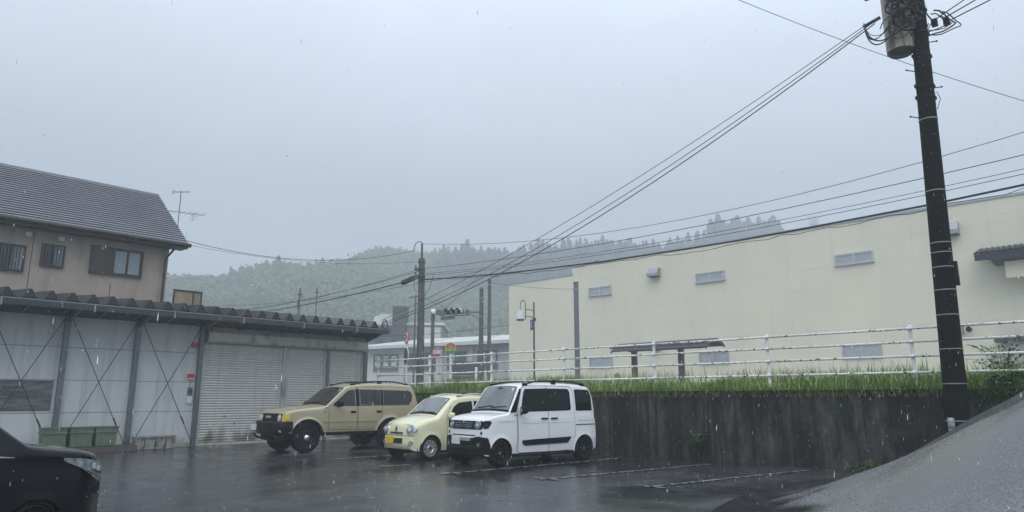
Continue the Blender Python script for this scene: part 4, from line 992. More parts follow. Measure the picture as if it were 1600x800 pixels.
for i in range(6):   # drooping leads left of the tank
    s = rr.uniform(0, .12)
    p0 = Vector((-.62, -.55, 8.72 - i * .01)); p3 = Vector((-.10 + s, -.42, 8.6 + rr.uniform(-.2, .3)))
    p1 = p0 + Vector((0.02, 0.02, -.45 - i * .06)); p2 = p3 + Vector((-.15, -.1, -.4 - rr.uniform(0, .25)))
    cbl([p0 * (1 - u) ** 3 + p1 * 3 * u * (1 - u) ** 2 + p2 * 3 * u * u * (1 - u) + p3 * u ** 3 for u in [k / 14 for k in range(15)]], .007 + .003 * (i % 3))
for i, (a, b) in enumerate(((.30, .16), (.38, .22), (.22, .12), (.33, .20))):   # loops on the right
    cbl(loop((.42 + .06 * i, .18, 8.62 - .03 * i), a, b, .35, ph=2.6, full=.85), (.012, .016, .009, .012)[i])
for i, (x, z) in enumerate(((.42, 8.66), (.62, 8.60))):
    MB().box((x - .05, .25, z - .06), (x + .05, .35, z + .08)).obj('connector', 'trim', BP)
MB().tube([(.2, .1, 9.6), (.24, .15, 9.1), (.35, .2, 8.8), (.42, .25, 8.66)], .014, 6).obj('riser_cable', 'cable', BP, smooth='all')
MB().tube([(.14, -.2, 9.7), (.02, -.25, 9.2), (-.05, -.25, 8.75), (.10, -.22, 8.3)], .016, 6).obj('riser_cable', 'cable', BP, smooth='all')

# second pole of the street line, out to the right
P9 = pole('utility_pole', 'next concrete utility pole of the street line beyond the right edge of the view', 13.8, 21, UP, 12.2, .19, .15)

# ================================================================== WIRES
def wire(name, label, a, b, sag, r, n=22, wob=0., group=None, cat='power line'):
    a = Vector(a); b = Vector(b); pts = []
    for i in range(n + 1):
        t = i / n; p = a.lerp(b, t); p.z -= 4 * sag * t * (1 - t)
        if wob: p.z += wob * noise.noise(Vector((i * .9, sag * 9, 0)))
        pts.append(p)
    return MB().tube(pts, r, 6).obj(name, 'cable', smooth='all', fix=False, label=label, category=cat, **({'group': group} if group else {}))
gsv = 'service wires from the big pole down to the shed corner'
wire('service_wire', 'highest of the thin service wires sloping from the transformer pole to the shed corner', (-3.45, 14.1, 8.82), (-21.0, 15.1, 4.22), .42, .008, group=gsv)
wire('service_wire', 'middle of the thin service wires sloping from the transformer pole to the shed corner', (-3.42, 14.1, 8.78), (-20.8, 15.1, 4.12), .58, .009, group=gsv)
wire('service_wire', 'lowest, thickest service wire sloping from the transformer pole to the shed corner', (-3.40, 14.1, 8.74), (-20.8, 15.1, 4.05), .68, .012, group=gsv)
sp_ = MB().cyl((-3.62, 14.09, 8.74), (-3.30, 14.12, 8.84), .035, n=8).obj('wire_clamp', 'cable', label='black dead-end clamp gripping the service wires left of the transformer', category='wire clamp')
gst = 'cables running along the street'
wire('street_wire', 'top single street cable from the central pole up to the right edge', (-26.05, 20.8, 7.55), (13.8, 21, 8.95), 1.0, .011, group=gst)
wire('street_wire', 'second street cable, thin, just above the thick bundle on the right', (-26.0, 20.8, 7.30), (13.8, 21, 8.55), 1.02, .008, group=gst)
wire('street_wire', 'third street cable riding close over the thick bundle', (-26.0, 20.8, 7.22), (13.8, 21, 8.42), 1.04, .009, group=gst)
wire('street_wire', 'thickest black bundled street cable running from the central pole to the right edge', (-25.95, 20.8, 7.02), (13.8, 21, 8.22), 1.12, .030, wob=.03, group=gst)
wire('street_wire', 'thin wire lashed in scallops under the thick street bundle', (-25.95, 20.8, 6.99), (13.8, 21, 8.10), 1.16, .009, wob=.10, n=90, group=gst)
wire('street_wire', 'thick cable continuing left from the splice closure behind the shed', (-26.0, 20.8, 7.1), (-62, 20.5, 8.0), .75, .028, group=gst)
wire('street_wire', 'thin cable continuing left above the splice closure', (-26.0, 20.8, 7.45), (-62, 20.5, 8.6), .9, .014, group=gst)
wire('street_wire', 'second thin cable left of the central pole, drooping to the shed roof', (-26.0, 20.8, 7.55), (-62, 20.8, 8.9), 1.1, .010, group=gst)
wire('roof_wire', 'thin wire from the house roof corner to the top of the central pole', (-26.5, 10.05, 7.25), (-26.6, 21, 8.60), .62, .012)
wire('roof_wire', 'fainter lower wire from the house roof corner to the central pole', (-26.5, 10.05, 7.1), (-26.1, 20.9, 7.95), .35, .007)
wire('top_wire', 'thin wire from the tip of the central pole sweeping right toward the street cables', (-26.05, 21, 8.85), (13.8, 21, 11.4), 2.45, .009)
wire('high_wire', 'lone thin wire crossing the sky at the upper right behind the big pole', (-19.5, 36.6, 28.0), (-2.0, 53.2, 18.3), .55, .022)
gr = 'wires leaving the big pole at upper right'
wire('pole_wire', 'leftmost of three short wires leaving the big pole at the upper right', (-2.5, 14.55, 8.62), (6.0, 19.5, 15.2), .1, .011, group=gr)
wire('pole_wire', 'middle of three short wires leaving the big pole at the upper right', (-2.35, 14.6, 8.62), (7.5, 19.5, 14.6), .1, .012, group=gr)
wire('pole_wire', 'rightmost of three short wires leaving the big pole at the upper right', (-2.2, 14.65, 8.58), (8.6, 19.0, 13.6), .1, .012, group=gr)
wire('far_wire', 'wire from the signal pole running left past the central pole', (-32.16, 31, 9.6), (-62, 27, 9.6), .5, .016)
wire('far_wire', 'wire rising from the thin distant pole to the signal pole', (-37.0, 31, 6.9), (-32.2, 31, 9.4), .1, .012)
wire('far_wire', 'thin wire between the bare pole and the square-cut steel pole', (-31.4, 31, 8.75), (-24.35, 31, 7.55), .12, .010)
wire('far_wire', 'low wire from the corner of the cream building across the signal pole to the left', (-34.4, 36, 6.6), (-50, 33.0, 6.5), .25, .018)
wire('far_wire', 'thin wire from the bare pole up toward the cream building roof edge', (-31.4, 31, 9.2), (-27.5, 36, 10.0), .1, .009)
wire('far_wire', 'long thin wire dipping from the central pole toward the signal pole', (-26.1, 21, 6.3), (-32.2, 31, 6.95), .3, .012)

# ================================================================== HILLS AND FOREST
ridge = [((-330, -120), 30), ((-299, 33), 34), ((-268, 62), 35), ((-242, 87), 36), ((-230, 99), 36), ((-218, 110), 39), ((-206, 124), 40), ((-214, 150), 50), ((-225, 170), 54), ((-216, 181), 53),
         ((-200, 196), 53), ((-173, 221), 57), ((-154, 240), 56), ((-135, 258), 60), ((-119, 273), 60), ((-107, 285), 58), ((-91, 300), 50), ((-59, 330), 44), ((-21, 366), 40)]
foot = [((-230, -110), 1.4)] + [((-.0 + p[0][0] * .50 - 8, p[0][1] * .50 + 12), 1.4) for p in ridge[1:]]
hm = MB(); NR = 12; rp = [(a[0], a[1], h) for a, h in ridge]; fp = [(a[0], a[1], h) for a, h in foot]; SEG = 90
HP = {}
for i in range(SEG + 1):
    t = i / SEG; Rv = lerp_poly(rp, t, 0); Fv = lerp_poly(fp, t, 0)
    for j in range(NR + 5):
        v = j / NR
        x = Fv[0] + (Rv[0] - Fv[0]) * v; y = Fv[1] + (Rv[1] - Fv[1]) * v
        if v <= 1: z = Fv[2] + (Rv[2] - Fv[2]) * (v ** 1.25)
        else: z = Rv[2] - (v - 1) * 60
        z += 3.5 * noise.noise(Vector((x * .02, y * .02, 1))) * min(1, v * 2) * (1 if v < .95 else .3)
        x = max(-414, min(414, x)); y = max(-414, min(414, y))
        hm.v.append((x, y, z)); HP[(i, j)] = Vector((x, y, z))
W_ = NR + 5
for i in range(SEG):
    for j in range(W_ - 1): a = i * W_ + j; hm.f.append((a, a + 1, a + W_ + 1, a + W_))
hm.obj('hills', 'hill', smooth='all', kind='structure', fix=False)
def hill_pt(t, v):
    f = t * SEG; i = min(int(f), SEG - 1); u = f - i; g_ = v * NR; j = min(int(g_), NR - 1 + 3); w = g_ - j
    return HP[(i, j)].lerp(HP[(i + 1, j)], u).lerp(HP[(i, j + 1)].lerp(HP[(i + 1, j + 1)], u), w)
def crown_proto(seed, nleaf, kind):
    r = np.random.RandomState(seed); V = []; F = []
    if kind == 'round':
        nl = 6; cen = [(0, 0, .50)] + [(.26 * math.cos(a), .26 * math.sin(a), .40 + .30 * r.rand()) for a in r.rand(nl - 1) * 6.28]
        rad = [.42] + list(.20 + .12 * r.rand(nl - 1))
        pts = []; nor = []
        for k in range(nleaf):
            c = r.randint(nl); d = r.randn(3); d[2] = abs(d[2]) * .9 - .25; d /= np.linalg.norm(d)
            pts.append(np.array(cen[c]) + d * rad[c] * (.75 + .35 * r.rand())); nor.append(d)
        sz = .095
    elif kind == 'bamboo':
        pts = []; nor = []
        for k in range(nleaf):
            s = r.randint(6); a = s * 1.05; u = r.rand() ** .7; bx, by = .16 * math.cos(a) + .28 * math.cos(a) * u * u, .16 * math.sin(a) + .28 * math.sin(a) * u * u
            d = r.randn(3); d /= np.linalg.norm(d)
            pts.append(np.array([bx, by, .2 + .8 * u - .15 * u ** 3]) + d * .15 * (1 - .35 * u)); d[2] = abs(d[2]); nor.append(d)
        sz = .080
    else:
        pts = []; nor = []
        for k in range(nleaf):
            u = r.rand() ** .8; a = r.rand() * 6.28; rad = (.23 * (1 - u) ** .8 + .012) * (.55 + .6 * r.rand()) * (1 + .25 * math.sin(u * 40))
            pts.append(np.array([rad * math.cos(a), rad * math.sin(a), .10 + .90 * u - .06 * rad])); nor.append(np.array([math.cos(a), math.sin(a), .7]))
        sz = .056
    pts = np.array(pts); nor = np.array(nor); nor /= np.linalg.norm(nor, axis=1)[:, None]
    nor = nor + r.randn(*nor.shape) * .25; nor /= np.linalg.norm(nor, axis=1)[:, None]
    t1 = np.cross(nor, r.randn(*nor.shape)); t1 /= np.linalg.norm(t1, axis=1)[:, None]; t2 = np.cross(nor, t1)
    s = sz * (.6 + .8 * r.rand(len(pts)))[:, None]
    Q = np.stack([pts - t1 * s, pts + t2 * s * .8, pts + t1 * s, pts - t2 * s * .8], 1)
    return Q.reshape(-1, 3)
protos = {k: [crown_proto(i * 7 + j, n_, k) for j in range(4)] for i, (k, n_) in enumerate((('round', 95), ('bamboo', 95), ('conifer', 110)))}
def plant(lst, kind, name, m):
    V = []
    for (p, h, w) in lst:
        q = protos[kind][np.random.randint(4)]; a = np.random.rand() * 6.28; c, s = math.cos(a), math.sin(a)
        x = q[:, 0] * w; y = q[:, 1] * w
        V.append(np.stack([x * c - y * s + p.x, x * s + y * c + p.y, q[:, 2] * h + p.z - .04 * h], 1))
    V = np.concatenate(V); F = np.arange(len(V)).reshape(-1, 4)
    return link(name, raw_mesh(name, V, F, m), kind='stuff')
L1, L2, L3 = [], [], []
ii = 0
for v in np.arange(.10, 1.02, .022):
    for t in np.arange(.10, .97, .0042):
        tt = t + random.uniform(-.003, .003); vv = min(1.02, v + random.uniform(-.018, .018)); p = hill_pt(tt, vv)
        f = noise.noise(Vector((p.x * .012, p.y * .012, 4))) 
        conif = (tt > .50 and vv > .60 + .25 * f) or (tt > .62 and vv > .45 + .3 * f)
        if conif: L3.append((p, random.uniform(5, 11.5), random.uniform(8, 13)))
        elif f > .02: L2.append((p, random.uniform(5.5, 9.5), random.uniform(6, 8.5)))
        else: L1.append((p, random.uniform(4.5, 8.5), random.uniform(6, 9.5)))
plant(L1, 'round', 'broadleaf_forest', 'leaf'); plant(L2, 'bamboo', 'bamboo_forest', 'bamboo'); plant(L3, 'conifer', 'conifer_forest', 'conifer')
# individual conifers along the skyline
cps = []
for j in range(3):
    q = crown_proto(90 + j, 800, 'conifer'); cps.append(raw_mesh('crown', q, np.arange(len(q)).reshape(-1, 4), 'conifer'))
tk = MB().cyl((0, 0, 0), (0, 0, .9), .02, .004, n=6).mesh('trunk', 'bark')
def conifer(p, h, w, label, grp):
    t = thing('conifer_tree', label, 'tree', tuple(p), random.uniform(0, 6), group=grp)
    c = link('crown', random.choice(cps), t); c.scale = (w, w, h); c2 = link('trunk', tk, t); c2.scale = (w, w, h)
def az_t(px):   # ridge parameter whose bearing matches
    best = min(((abs(math.atan2(-(hill_pt(i / 400, 1).x), hill_pt(i / 400, 1).y) - px)), i / 400) for i in range(401)); return best[1]
def bear(px): return R(43.5) - math.atan((px - 800) / 1102.6)
ORD = ['leftmost', 'second from the left', 'third from the left', 'fourth from the left', 'fifth from the left', 'sixth from the left', 'seventh from the left', 'eighth from the left',
       'eighth from the right', 'seventh from the right', 'sixth from the right', 'fifth from the right', 'fourth from the right', 'third from the right', 'second from the right', 'rightmost']
st1 = ((1112, 8), (1128, 13), (1138, 15), (1146, 12.5), (1155, 11), (1163, 13), (1172, 14.5), (1181, 12), (1189, 13.5), (1197, 11.5), (1206, 14), (1215, 12.5), (1223, 13.5), (1231, 15), (1238, 13), (1243, 10))
for i, (px, h) in enumerate(st1):
    conifer(hill_pt(az_t(bear(px)), 1.0), h + 1.5, h * 1.05, 'dark conifer, %s of the stand above the cream building parapet' % ORD[i], 'hilltop conifers above the cream building')
st2 = ((345, 8), (420, 10), (429, 8), (470, 8), (515, 7), (560, 7), (690, 8), (706, 9.5), (718, 11), (727, 13), (739, 9), (760, 8.5), (790, 9), (815, 8), (842, 11), (885, 10))
for i, (px, h) in enumerate(st2):
    conifer(hill_pt(az_t(bear(px)), .99), h, h * .95, 'pointed conifer, %s of those poking from the misty left ridge' % ORD[i], 'ridge conifers left of the cream building')

# ================================================================== AIR
hz = MB().box((-419, -419, -1), (419, 419, 92)).obj('haze', None, kind='stuff')
hmn = bpy.data.materials.new('haze air'); hmn.use_nodes = True; hn = hmn.node_tree; hn.nodes.clear()
ho_ = hn.nodes.new('ShaderNodeOutputMaterial'); hv = hn.nodes.new('ShaderNodeVolumePrincipled')
hv.inputs['Color'].default_value = (.86, .91, .95, 1); hv.inputs['Density'].default_value = .0032; hv.inputs['Anisotropy'].default_value = .2
hn.links.new(hv.outputs[0], ho_.inputs['Volume']); hz.data.materials.append(hmn)

# ================================================================== CARS
M['minivan_lamp'] = mat('slim headlamp lens', (.30, .33, .36), .06, 1.0, var=.6, vscale=16, metal=.2)
def ipol(P, x):
    xs = [p[0] for p in P]; return float(np.interp(x, xs, [p[1] for p in P]))
def chaikin(P, n=2):
    for _ in range(n):
        Q = [P[0]]
        for a, b in zip(P[:-1], P[1:]):
            Q += [(a[0] * .75 + b[0] * .25, a[1] * .75 + b[1] * .25), (a[0] * .25 + b[0] * .75, a[1] * .25 + b[1] * .75)]
        Q.append(P[-1]); P = Q
    return P
def smooth_step(a, b, x): t = max(0, min(1, (x - a) / (b - a))); return t * t * (3 - 2 * t)

class Car:
    def __init__(s, name, label, loc, rz, sc, paint, top, half, belt, z0, arches, Ra, za, tumble=.12, r=((0, .05), (.3, .09), (9, .12)), crown=((0, .02), (9, .03)),
                 plan=(.16, .45, .10, .35), bulge=(.10, .06), iters=2, cat='car', group=None):
        s.top = chaikin(top, iters); s.half = half; s.belt = belt; s.z0 = z0; s.arches = arches; s.Ra = Ra; s.za = za
        s.tumble = tumble; s.r = r; s.crown = crown; s.plan = plan; s.bulge = bulge; s.L = top[-1][0]; s.paint = paint
        s.root = thing(name, label, cat, loc, rz, group); s.root.scale = (sc, sc, sc)
        s.front = [p for p in s.top if p[0] < .6]
        s.tx = [p[0] for p in s.top]; s.tz = [p[1] for p in s.top]
    def zt(s, x): return float(np.interp(x, s.tx, s.tz))
    def W(s, x, z):
        a, l, b, m = s.plan
        f = 1 - a * max(0, 1 - x / l) ** 2.4 - b * max(0, 1 - (s.L - x) / m) ** 2.4
        w = s.half * f; zm = s.z0 + (s.belt - s.z0) * .45
        if z > zm: w -= .022 * ((min(z, s.belt) - zm) / (s.belt - zm)) ** 2
        else: w -= .030 * ((zm - z) / max(.05, zm - s.z0)) ** 2
        if z > s.belt: w -= (z - s.belt) * s.tumble + .05 * (z - s.belt) ** 2
        for xc in s.arches:                                     # slight wheel-arch flare
            d = math.hypot(x - xc, z - s.za); w += s.flare * math.exp(-((d - s.Ra) / .05) ** 2) if d > s.Ra - .02 else 0
        return w
    flare = .012
    def bx(s, x, y):
        q = (abs(y) / s.half) ** 2
        return x + s.bulge[0] * q * max(0, 1 - x / .5) - s.bulge[1] * q * max(0, 1 - (s.L - x) / .5)
    def zb(s, x):
        z = s.z0
        if x < .1: z += .04 * (1 - x / .1)
        if s.L - x < .15: z += .06 * (1 - (s.L - x) / .15)
        for xc in s.arches:
            if abs(x - xc) < s.Ra: z = max(z, s.za + math.sqrt(s.Ra ** 2 - (x - xc) ** 2))
        return z
    def ye(s, x):
        r = ipol(s.r, x); zt = s.zt(x); zs = max(s.zb(x) + .01, zt - r); return s.W(x, zs) - min(r, zt - zs + .001) * 1.1, zs
    def side(s, sg):
        def P(x, z): y = s.W(x, z) * sg; return Vector((s.bx(x, y), y, z))
        P.out = Vector((0, sg, 0)); return P
    def topf(s):
        def P(t, x):
            ye, zs = s.ye(x); y = t * ye; return Vector((s.bx(x, y), y, s.zt(x) + ipol(s.crown, x) * (1 - t * t)))
        P.out = Vector((-.5, 0, 1)); return P
    def frontf(s):
        fx = [p[0] for p in s.front]; fz = [p[1] for p in s.front]
        def P(y, z): x = float(np.interp(z - ipol(s.crown, .05) * .5, fz, fx)); return Vector((s.bx(x, y), y, z))
        P.out = Vector((-1, 0, .2)); return P
    def rearf(s):
        rp = [p for p in s.top if p[0] > s.L - .6][::-1]; fx = [p[0] for p in rp]; fz = [p[1] for p in rp]
        def P(y, z): x = float(np.interp(z, fz, fx)); return Vector((s.bx(x, y), y, z))
        P.out = Vector((1, 0, .2)); return P
    def shell(s):
        xs = set(np.linspace(0, s.L, 110)); xs |= {x for x in s.tx}
        for xc in s.arches:
            for k in range(25): xs.add(min(s.L, max(0, xc - s.Ra * math.cos(math.pi * k / 24))))
            xs.add(xc - s.Ra - .004); xs.add(xc + s.Ra + .004)
        xs = sorted(x for x in xs if 0 <= x <= s.L); q = [xs[0]]
        for x in xs[1:]:
            if x - q[-1] > .0025: q.append(x)
        rings = []
        for x in q:
            zb = s.zb(x); zt = s.zt(x); r = ipol(s.r, x); zs = max(zb + .01, zt - r); rr = max(.005, zt - zs); zt = max(zt, zs + .004)
            pts = []
            for j in range(15):
                z = zb + (zs - zb) * (j / 14); pts.append((s.W(x, z), z))
            w = s.W(x, zs)
            for k in range(1, 7):
                a = math.pi / 2 * k / 6; pts.append((w - rr * 1.1 * (1 - math.cos(a)), zs + rr * math.sin(a)))
            ye = pts[-1][0]
            for k in range(1, 7): t = 1 - k / 6; pts.append((ye * t, zt + ipol(s.crown, x) * (1 - t * t)))
            full = [(y, z) for y, z in pts] + [(-y, z) for y, z in pts[::-1][1:]]
            rings.append([(s.bx(x, y), y, z) for y, z in full])
        m = MB(); n = len(rings[0])
        for R_ in rings: m.v += R_
        for i in range(len(rings) - 1):
            for k in range(n - 1): a = i * n + k; m.f.append((a, a + 1, a + n + 1, a + n))
        m.f.append(tuple(range(n))); m.f.append(tuple((len(rings) - 1) * n + k for k in range(n)))
        s.body = m.obj('body', s.paint, s.root, smooth=50)
        # dark underbody and wheel wells
        u = MB(); w = s.half - .10
        cuts = [.30]
        for xc in s.arches: cuts += [xc - s.Ra - .01, xc + s.Ra + .01]
        cuts.append(s.L - .3)
        for a, b in zip(cuts[::2], cuts[1::2]): u.box((a, -w, s.z0 - .05), (b, w, s.z0 + .12))
        for xc in s.arches: u.box((xc - s.Ra - .01, -w + .16, s.z0 - .02), (xc + s.Ra + .01, w - .16, s.za + s.Ra - .02))
        u.obj('underbody', 'seam', s.root)
    def patch(s, P, us, lo, hi, name, m, off=.004, nv=8, parent=None, skirt=.02, smooth='all'):
        mb = MB(); nu = len(us); e = 1e-3; T = []; B = []
        for u in us:
            a = lo(u) if callable(lo) else ipol(lo, u) if isinstance(lo, (list, tuple)) else lo
            b = hi(u) if callable(hi) else ipol(hi, u) if isinstance(hi, (list, tuple)) else hi
            if b < a + 1e-4: b = a + 1e-4
            for j in range(nv + 1):
                v = a + (b - a) * j / nv; p = P(u, v); du = P(u + e, v) - P(u - e, v); dv = P(u, v + e) - P(u, v - e)
                nrm = du.cross(dv)
                if nrm.length < 1e-12: nrm = P.out.copy()
                nrm.normalize()
                if nrm.dot(P.out) < 0: nrm = -nrm
                T.append(p + nrm * off); B.append(p - nrm * skirt)
        n = nv + 1; mb.v = [tuple(p) for p in T + B]; N = len(T)
        for i in range(nu - 1):
            for j in range(nv): a = i * n + j; mb.f.append((a, a + n, a + n + 1, a + 1))
        rim = [i * n for i in range(nu)] + [(nu - 1) * n + j for j in range(1, n)] + [i * n + nv for i in range(nu - 2, -1, -1)] + [j for j in range(nv - 1, 0, -1)]
        for a, b in zip(rim, rim[1:] + rim[:1]): mb.f.append((a, b, b + N, a + N))
        return mb.obj(name, m, parent or s.root, smooth=40)
    def ellipse(s, P, cu, cv, ru, rv, name, m, off=.01, parent=None, n=20, ph=0, skirt=.02):
        us = [cu + ru * math.cos(math.pi * (1 - i / n)) for i in range(n + 1)]
        f = lambda sg: (lambda u: cv + sg * rv * math.sqrt(max(0, 1 - ((u - cu) / ru) ** 2)))
        return s.patch(P, us, f(-1), f(1), name, m, off, 6, parent, skirt)
    def strip(s, P, pts, w, name, m, off=.003, parent=None):
        mb = MB(); e = 1e-3; q = []
        for a, b in zip(pts[:-1], pts[1:]):
            n_ = max(1, int(math.hypot(b[0] - a[0], b[1] - a[1]) / .05)); q += [(a[0] + (b[0] - a[0]) * i / n_, a[1] + (b[1] - a[1]) * i / n_) for i in range(n_)]
        q.append(pts[-1])
        for i, (u, v) in enumerate(q):
            a = q[max(0, i - 1)]; b = q[min(len(q) - 1, i + 1)]; d = Vector((b[0] - a[0], b[1] - a[1])).normalized(); nn = Vector((-d.y, d.x)) * w / 2
            for sg in (1, -1): mb.v.append(tuple(P(u + nn.x * sg, v + nn.y * sg) + P.out.normalized() * off))
        for i in range(len(q) - 1): mb.f.append((2 * i, 2 * i + 2, 2 * i + 3, 2 * i + 1))
        return mb.obj(name, m, parent or s.root, smooth='all', fix=False)
    def wheels(s, Rt, wt, rr, kind, track=None, steer=0):
        tr = track or s.half - wt / 2 - .01
        tm = MB(); h = wt / 2; q = Rt - rr
        tm.lathe([(rr, -h + .02), (rr + q * .3, -h - .004), (rr + q * .7, -h), (Rt - .02, -h + .018), (Rt, -h + .045), (Rt, h - .045), (Rt - .02, h - .018), (rr + q * .7, h), (rr + q * .3, h + .004), (rr, h - .02)], axis='y', n=48)
        if Rt > .35:
            for k in range(40):
                a = 2 * math.pi * k / 40; c, s_ = math.cos(a), math.sin(a)
                for sg in (-1, 1):
                    b0 = Vector((c, 0, s_)); t = Vector((-s_, 0, c)) * .012; yy = sg * h
                    tm.add([b0 * (Rt - .035) + t + Vector((0, yy + sg * .006, 0)), b0 * (Rt - .035) - t + Vector((0, yy + sg * .006, 0)), b0 * (Rt + .008) - t + Vector((0, yy - sg * .05, 0)), b0 * (Rt + .008) + t + Vector((0, yy - sg * .05, 0)),
                            b0 * (Rt - .05) + t + Vector((0, yy - sg * .03, 0)), b0 * (Rt - .05) - t + Vector((0, yy - sg * .03, 0)), b0 * (Rt - .01) - t + Vector((0, yy - sg * .08, 0)), b0 * (Rt - .01) + t + Vector((0, yy - sg * .08, 0))],
                           [(0, 1, 2, 3), (4, 7, 6, 5), (0, 4, 5, 1), (1, 5, 6, 2), (2, 6, 7, 3), (3, 7, 4, 0)])
        tyre = tm.mesh('tyre', 'tyre', 35)
        hubm = MB().cyl((0, -h * .3, 0), (0, h * .3, 0), rr * .92, n=24).mesh('wheel', 'seam', 40)
        rm_ = MB(); o = -h + .012     # outboard face towards -y
        rm_.lathe([(rr + .004, h - .03), (rr - .012, h - .03), (rr - .02, 0), (rr - .014, o + .02), (rr - .006, o), (rr + .006, o + .004), (rr + .004, o + .02)], axis='y', n=40, closed=True)
        if kind == 'holes':
            ring = MB()
            rm_.lathe([(0, o + .012), (rr * .30, o + .006), (rr * .36, o + .02), (rr * .52, o + .024), (rr * .60, o + .008)], axis='y', n=40)
            for k in range(10):
                a = 2 * math.pi * k / 10
                for w0, r0, r1 in ((.034, rr * .56, rr * .96),):
                    c, s_ = math.cos(a), math.sin(a); t = Vector((-s_, 0, c)) * w0
                    rm_.add([Vector((c, 0, s_)) * r0 + t * .8 + Vector((0, o + .008, 0)), Vector((c, 0, s_)) * r0 - t * .8 + Vector((0, o + .008, 0)), Vector((c, 0, s_)) * r1 - t * 1.15 + Vector((0, o + .004, 0)), Vector((c, 0, s_)) * r1 + t * 1.15 + Vector((0, o + .004, 0)),
                             Vector((c, 0, s_)) * r0 + t * .8 + Vector((0, o + .04, 0)), Vector((c, 0, s_)) * r0 - t * .8 + Vector((0, o + .04, 0)), Vector((c, 0, s_)) * r1 - t * 1.15 + Vector((0, o + .04, 0)), Vector((c, 0, s_)) * r1 + t * 1.15 + Vector((0, o + .04, 0))],
                            [(0, 1, 2, 3), (4, 7, 6, 5), (0, 4, 5, 1), (1, 5, 6, 2), (2, 6, 7, 3), (3, 7, 4, 0)])
            rmesh = rm_.mesh('rim', 'silver', 35); capm = MB().cyl((0, o - .002, 0), (0, o + .02, 0), rr * .17, n=20).mesh('hub_cap', 'trim', 35)
        elif kind == 'alloy':
            for k in range(5):
                for da in (-.16, .16):
                    a = 2 * math.pi * k / 5 + da * .5; a1 = a + da * 1.1
                    p0 = Vector((math.cos(a), 0, math.sin(a))) * rr * .15; p1 = Vector((math.cos(a1), 0, math.sin(a1))) * rr * .95
                    d = (p1 - p0).normalized(); t = Vector((-d.z, 0, d.x)) * .016
                    rm_.add([p0 + t + Vector((0, o + .018, 0)), p0 - t + Vector((0, o + .018, 0)), p1 - t * .8 + Vector((0, o + .002, 0)), p1 + t * .8 + Vector((0, o + .002, 0)),
                             p0 + t + Vector((0, o + .05, 0)), p0 - t + Vector((0, o + .05, 0)), p1 - t * .8 + Vector((0, o + .04, 0)), p1 + t * .8 + Vector((0, o + .04, 0))],
                            [(0, 1, 2, 3), (4, 7, 6, 5), (0, 4, 5, 1), (1, 5, 6, 2), (2, 6, 7, 3), (3, 7, 4, 0)])
            rm_.cyl((0, o + .012, 0), (0, o + .05, 0), rr * .22, n=20)
            rmesh = rm_.mesh('rim', 'rim_black', 35); capm = MB().cyl((0, o + .004, 0), (0, o + .02, 0), rr * .13, n=20).mesh('hub_cap', 'silver', 35)
        else:
            rm_.lathe([(0, o + .03), (rr * .45, o + .03), (rr * .55, o + .012), (rr * .7, o + .05), (rr * .95, o + .055)], axis='y', n=40)
            rmesh = rm_.mesh('rim', 'rim_black', 35)
            capm = MB().lathe([(0, o - .045), (rr * .2, o - .042), (rr * .36, o - .02), (rr * .43, o + .0), (rr * .46, o + .03)], axis='y', n=32).mesh('hub_cap', 'chrome', 'all')
        for xc in s.arches:
            for sg in (-1, 1):
                w = link('wheel', hubm, s.root, (xc, sg * tr, Rt)); rot = 0 if sg < 0 else math.pi
                w.rotation_euler = (0, random.uniform(0, 1) if sg < 0 else random.uniform(0, 1), rot + (steer if xc < 2 else 0))
                link('tyre', tyre, w); link('rim', rmesh, w); link('hub_cap', capm, w)
    def mirror(s, x, y, z, m, dims=(.10, .16, .14)):
        for sg in (-1, 1):
            mb = MB(); a, b, c = dims; n = 10; vs = []
            for i in range(7):
                ph = -math.pi / 2 + math.pi * i / 6
                for k in range(n):
                    th = 2 * math.pi * k / n
                    sx = lambda v, p: math.copysign(abs(v) ** p, v)
                    vs.append((a / 2 * sx(math.cos(ph), .5) * sx(math.cos(th), .6), b / 2 * sx(math.cos(ph), .5) * sx(math.sin(th), .6), c / 2 * sx(math.sin(ph), .6)))
            mb.add(vs, [(i * n + k, i * n + (k + 1) % n, (i + 1) * n + (k + 1) % n, (i + 1) * n + k) for i in range(6) for k in range(n)])
            o = mb.obj('wing_mirror', m, s.root, smooth='all', loc=(x, sg * y, z))
            MB().box((a / 2 - .012, -b / 2 + .02, -c / 2 + .02), (a / 2 + .004, b / 2 - .02, c / 2 - .02)).obj('mirror_glass', 'dark_glass', o)
            MB().tube([(.02, 0, -c / 3), (.03, -sg * b * .5, -c * .45), (.02, -sg * b * .95, -c * .55)], .02, 6).obj('mirror_arm', 'trim', o)
    def wiper(s, t0, t1, xa, xb):
        P = s.topf(); a = P(t0, xa); pts = [P(t0 + (t1 - t0) * k / 8, xa + (xb - xa) * k / 8) + Vector((-.012, 0, .014)) for k in range(9)]
        MB().tube(pts, .009, 5).obj('wiper', 'wiper', s.root)
LS = lambda a, b, n: list(np.linspace(a, b, n))

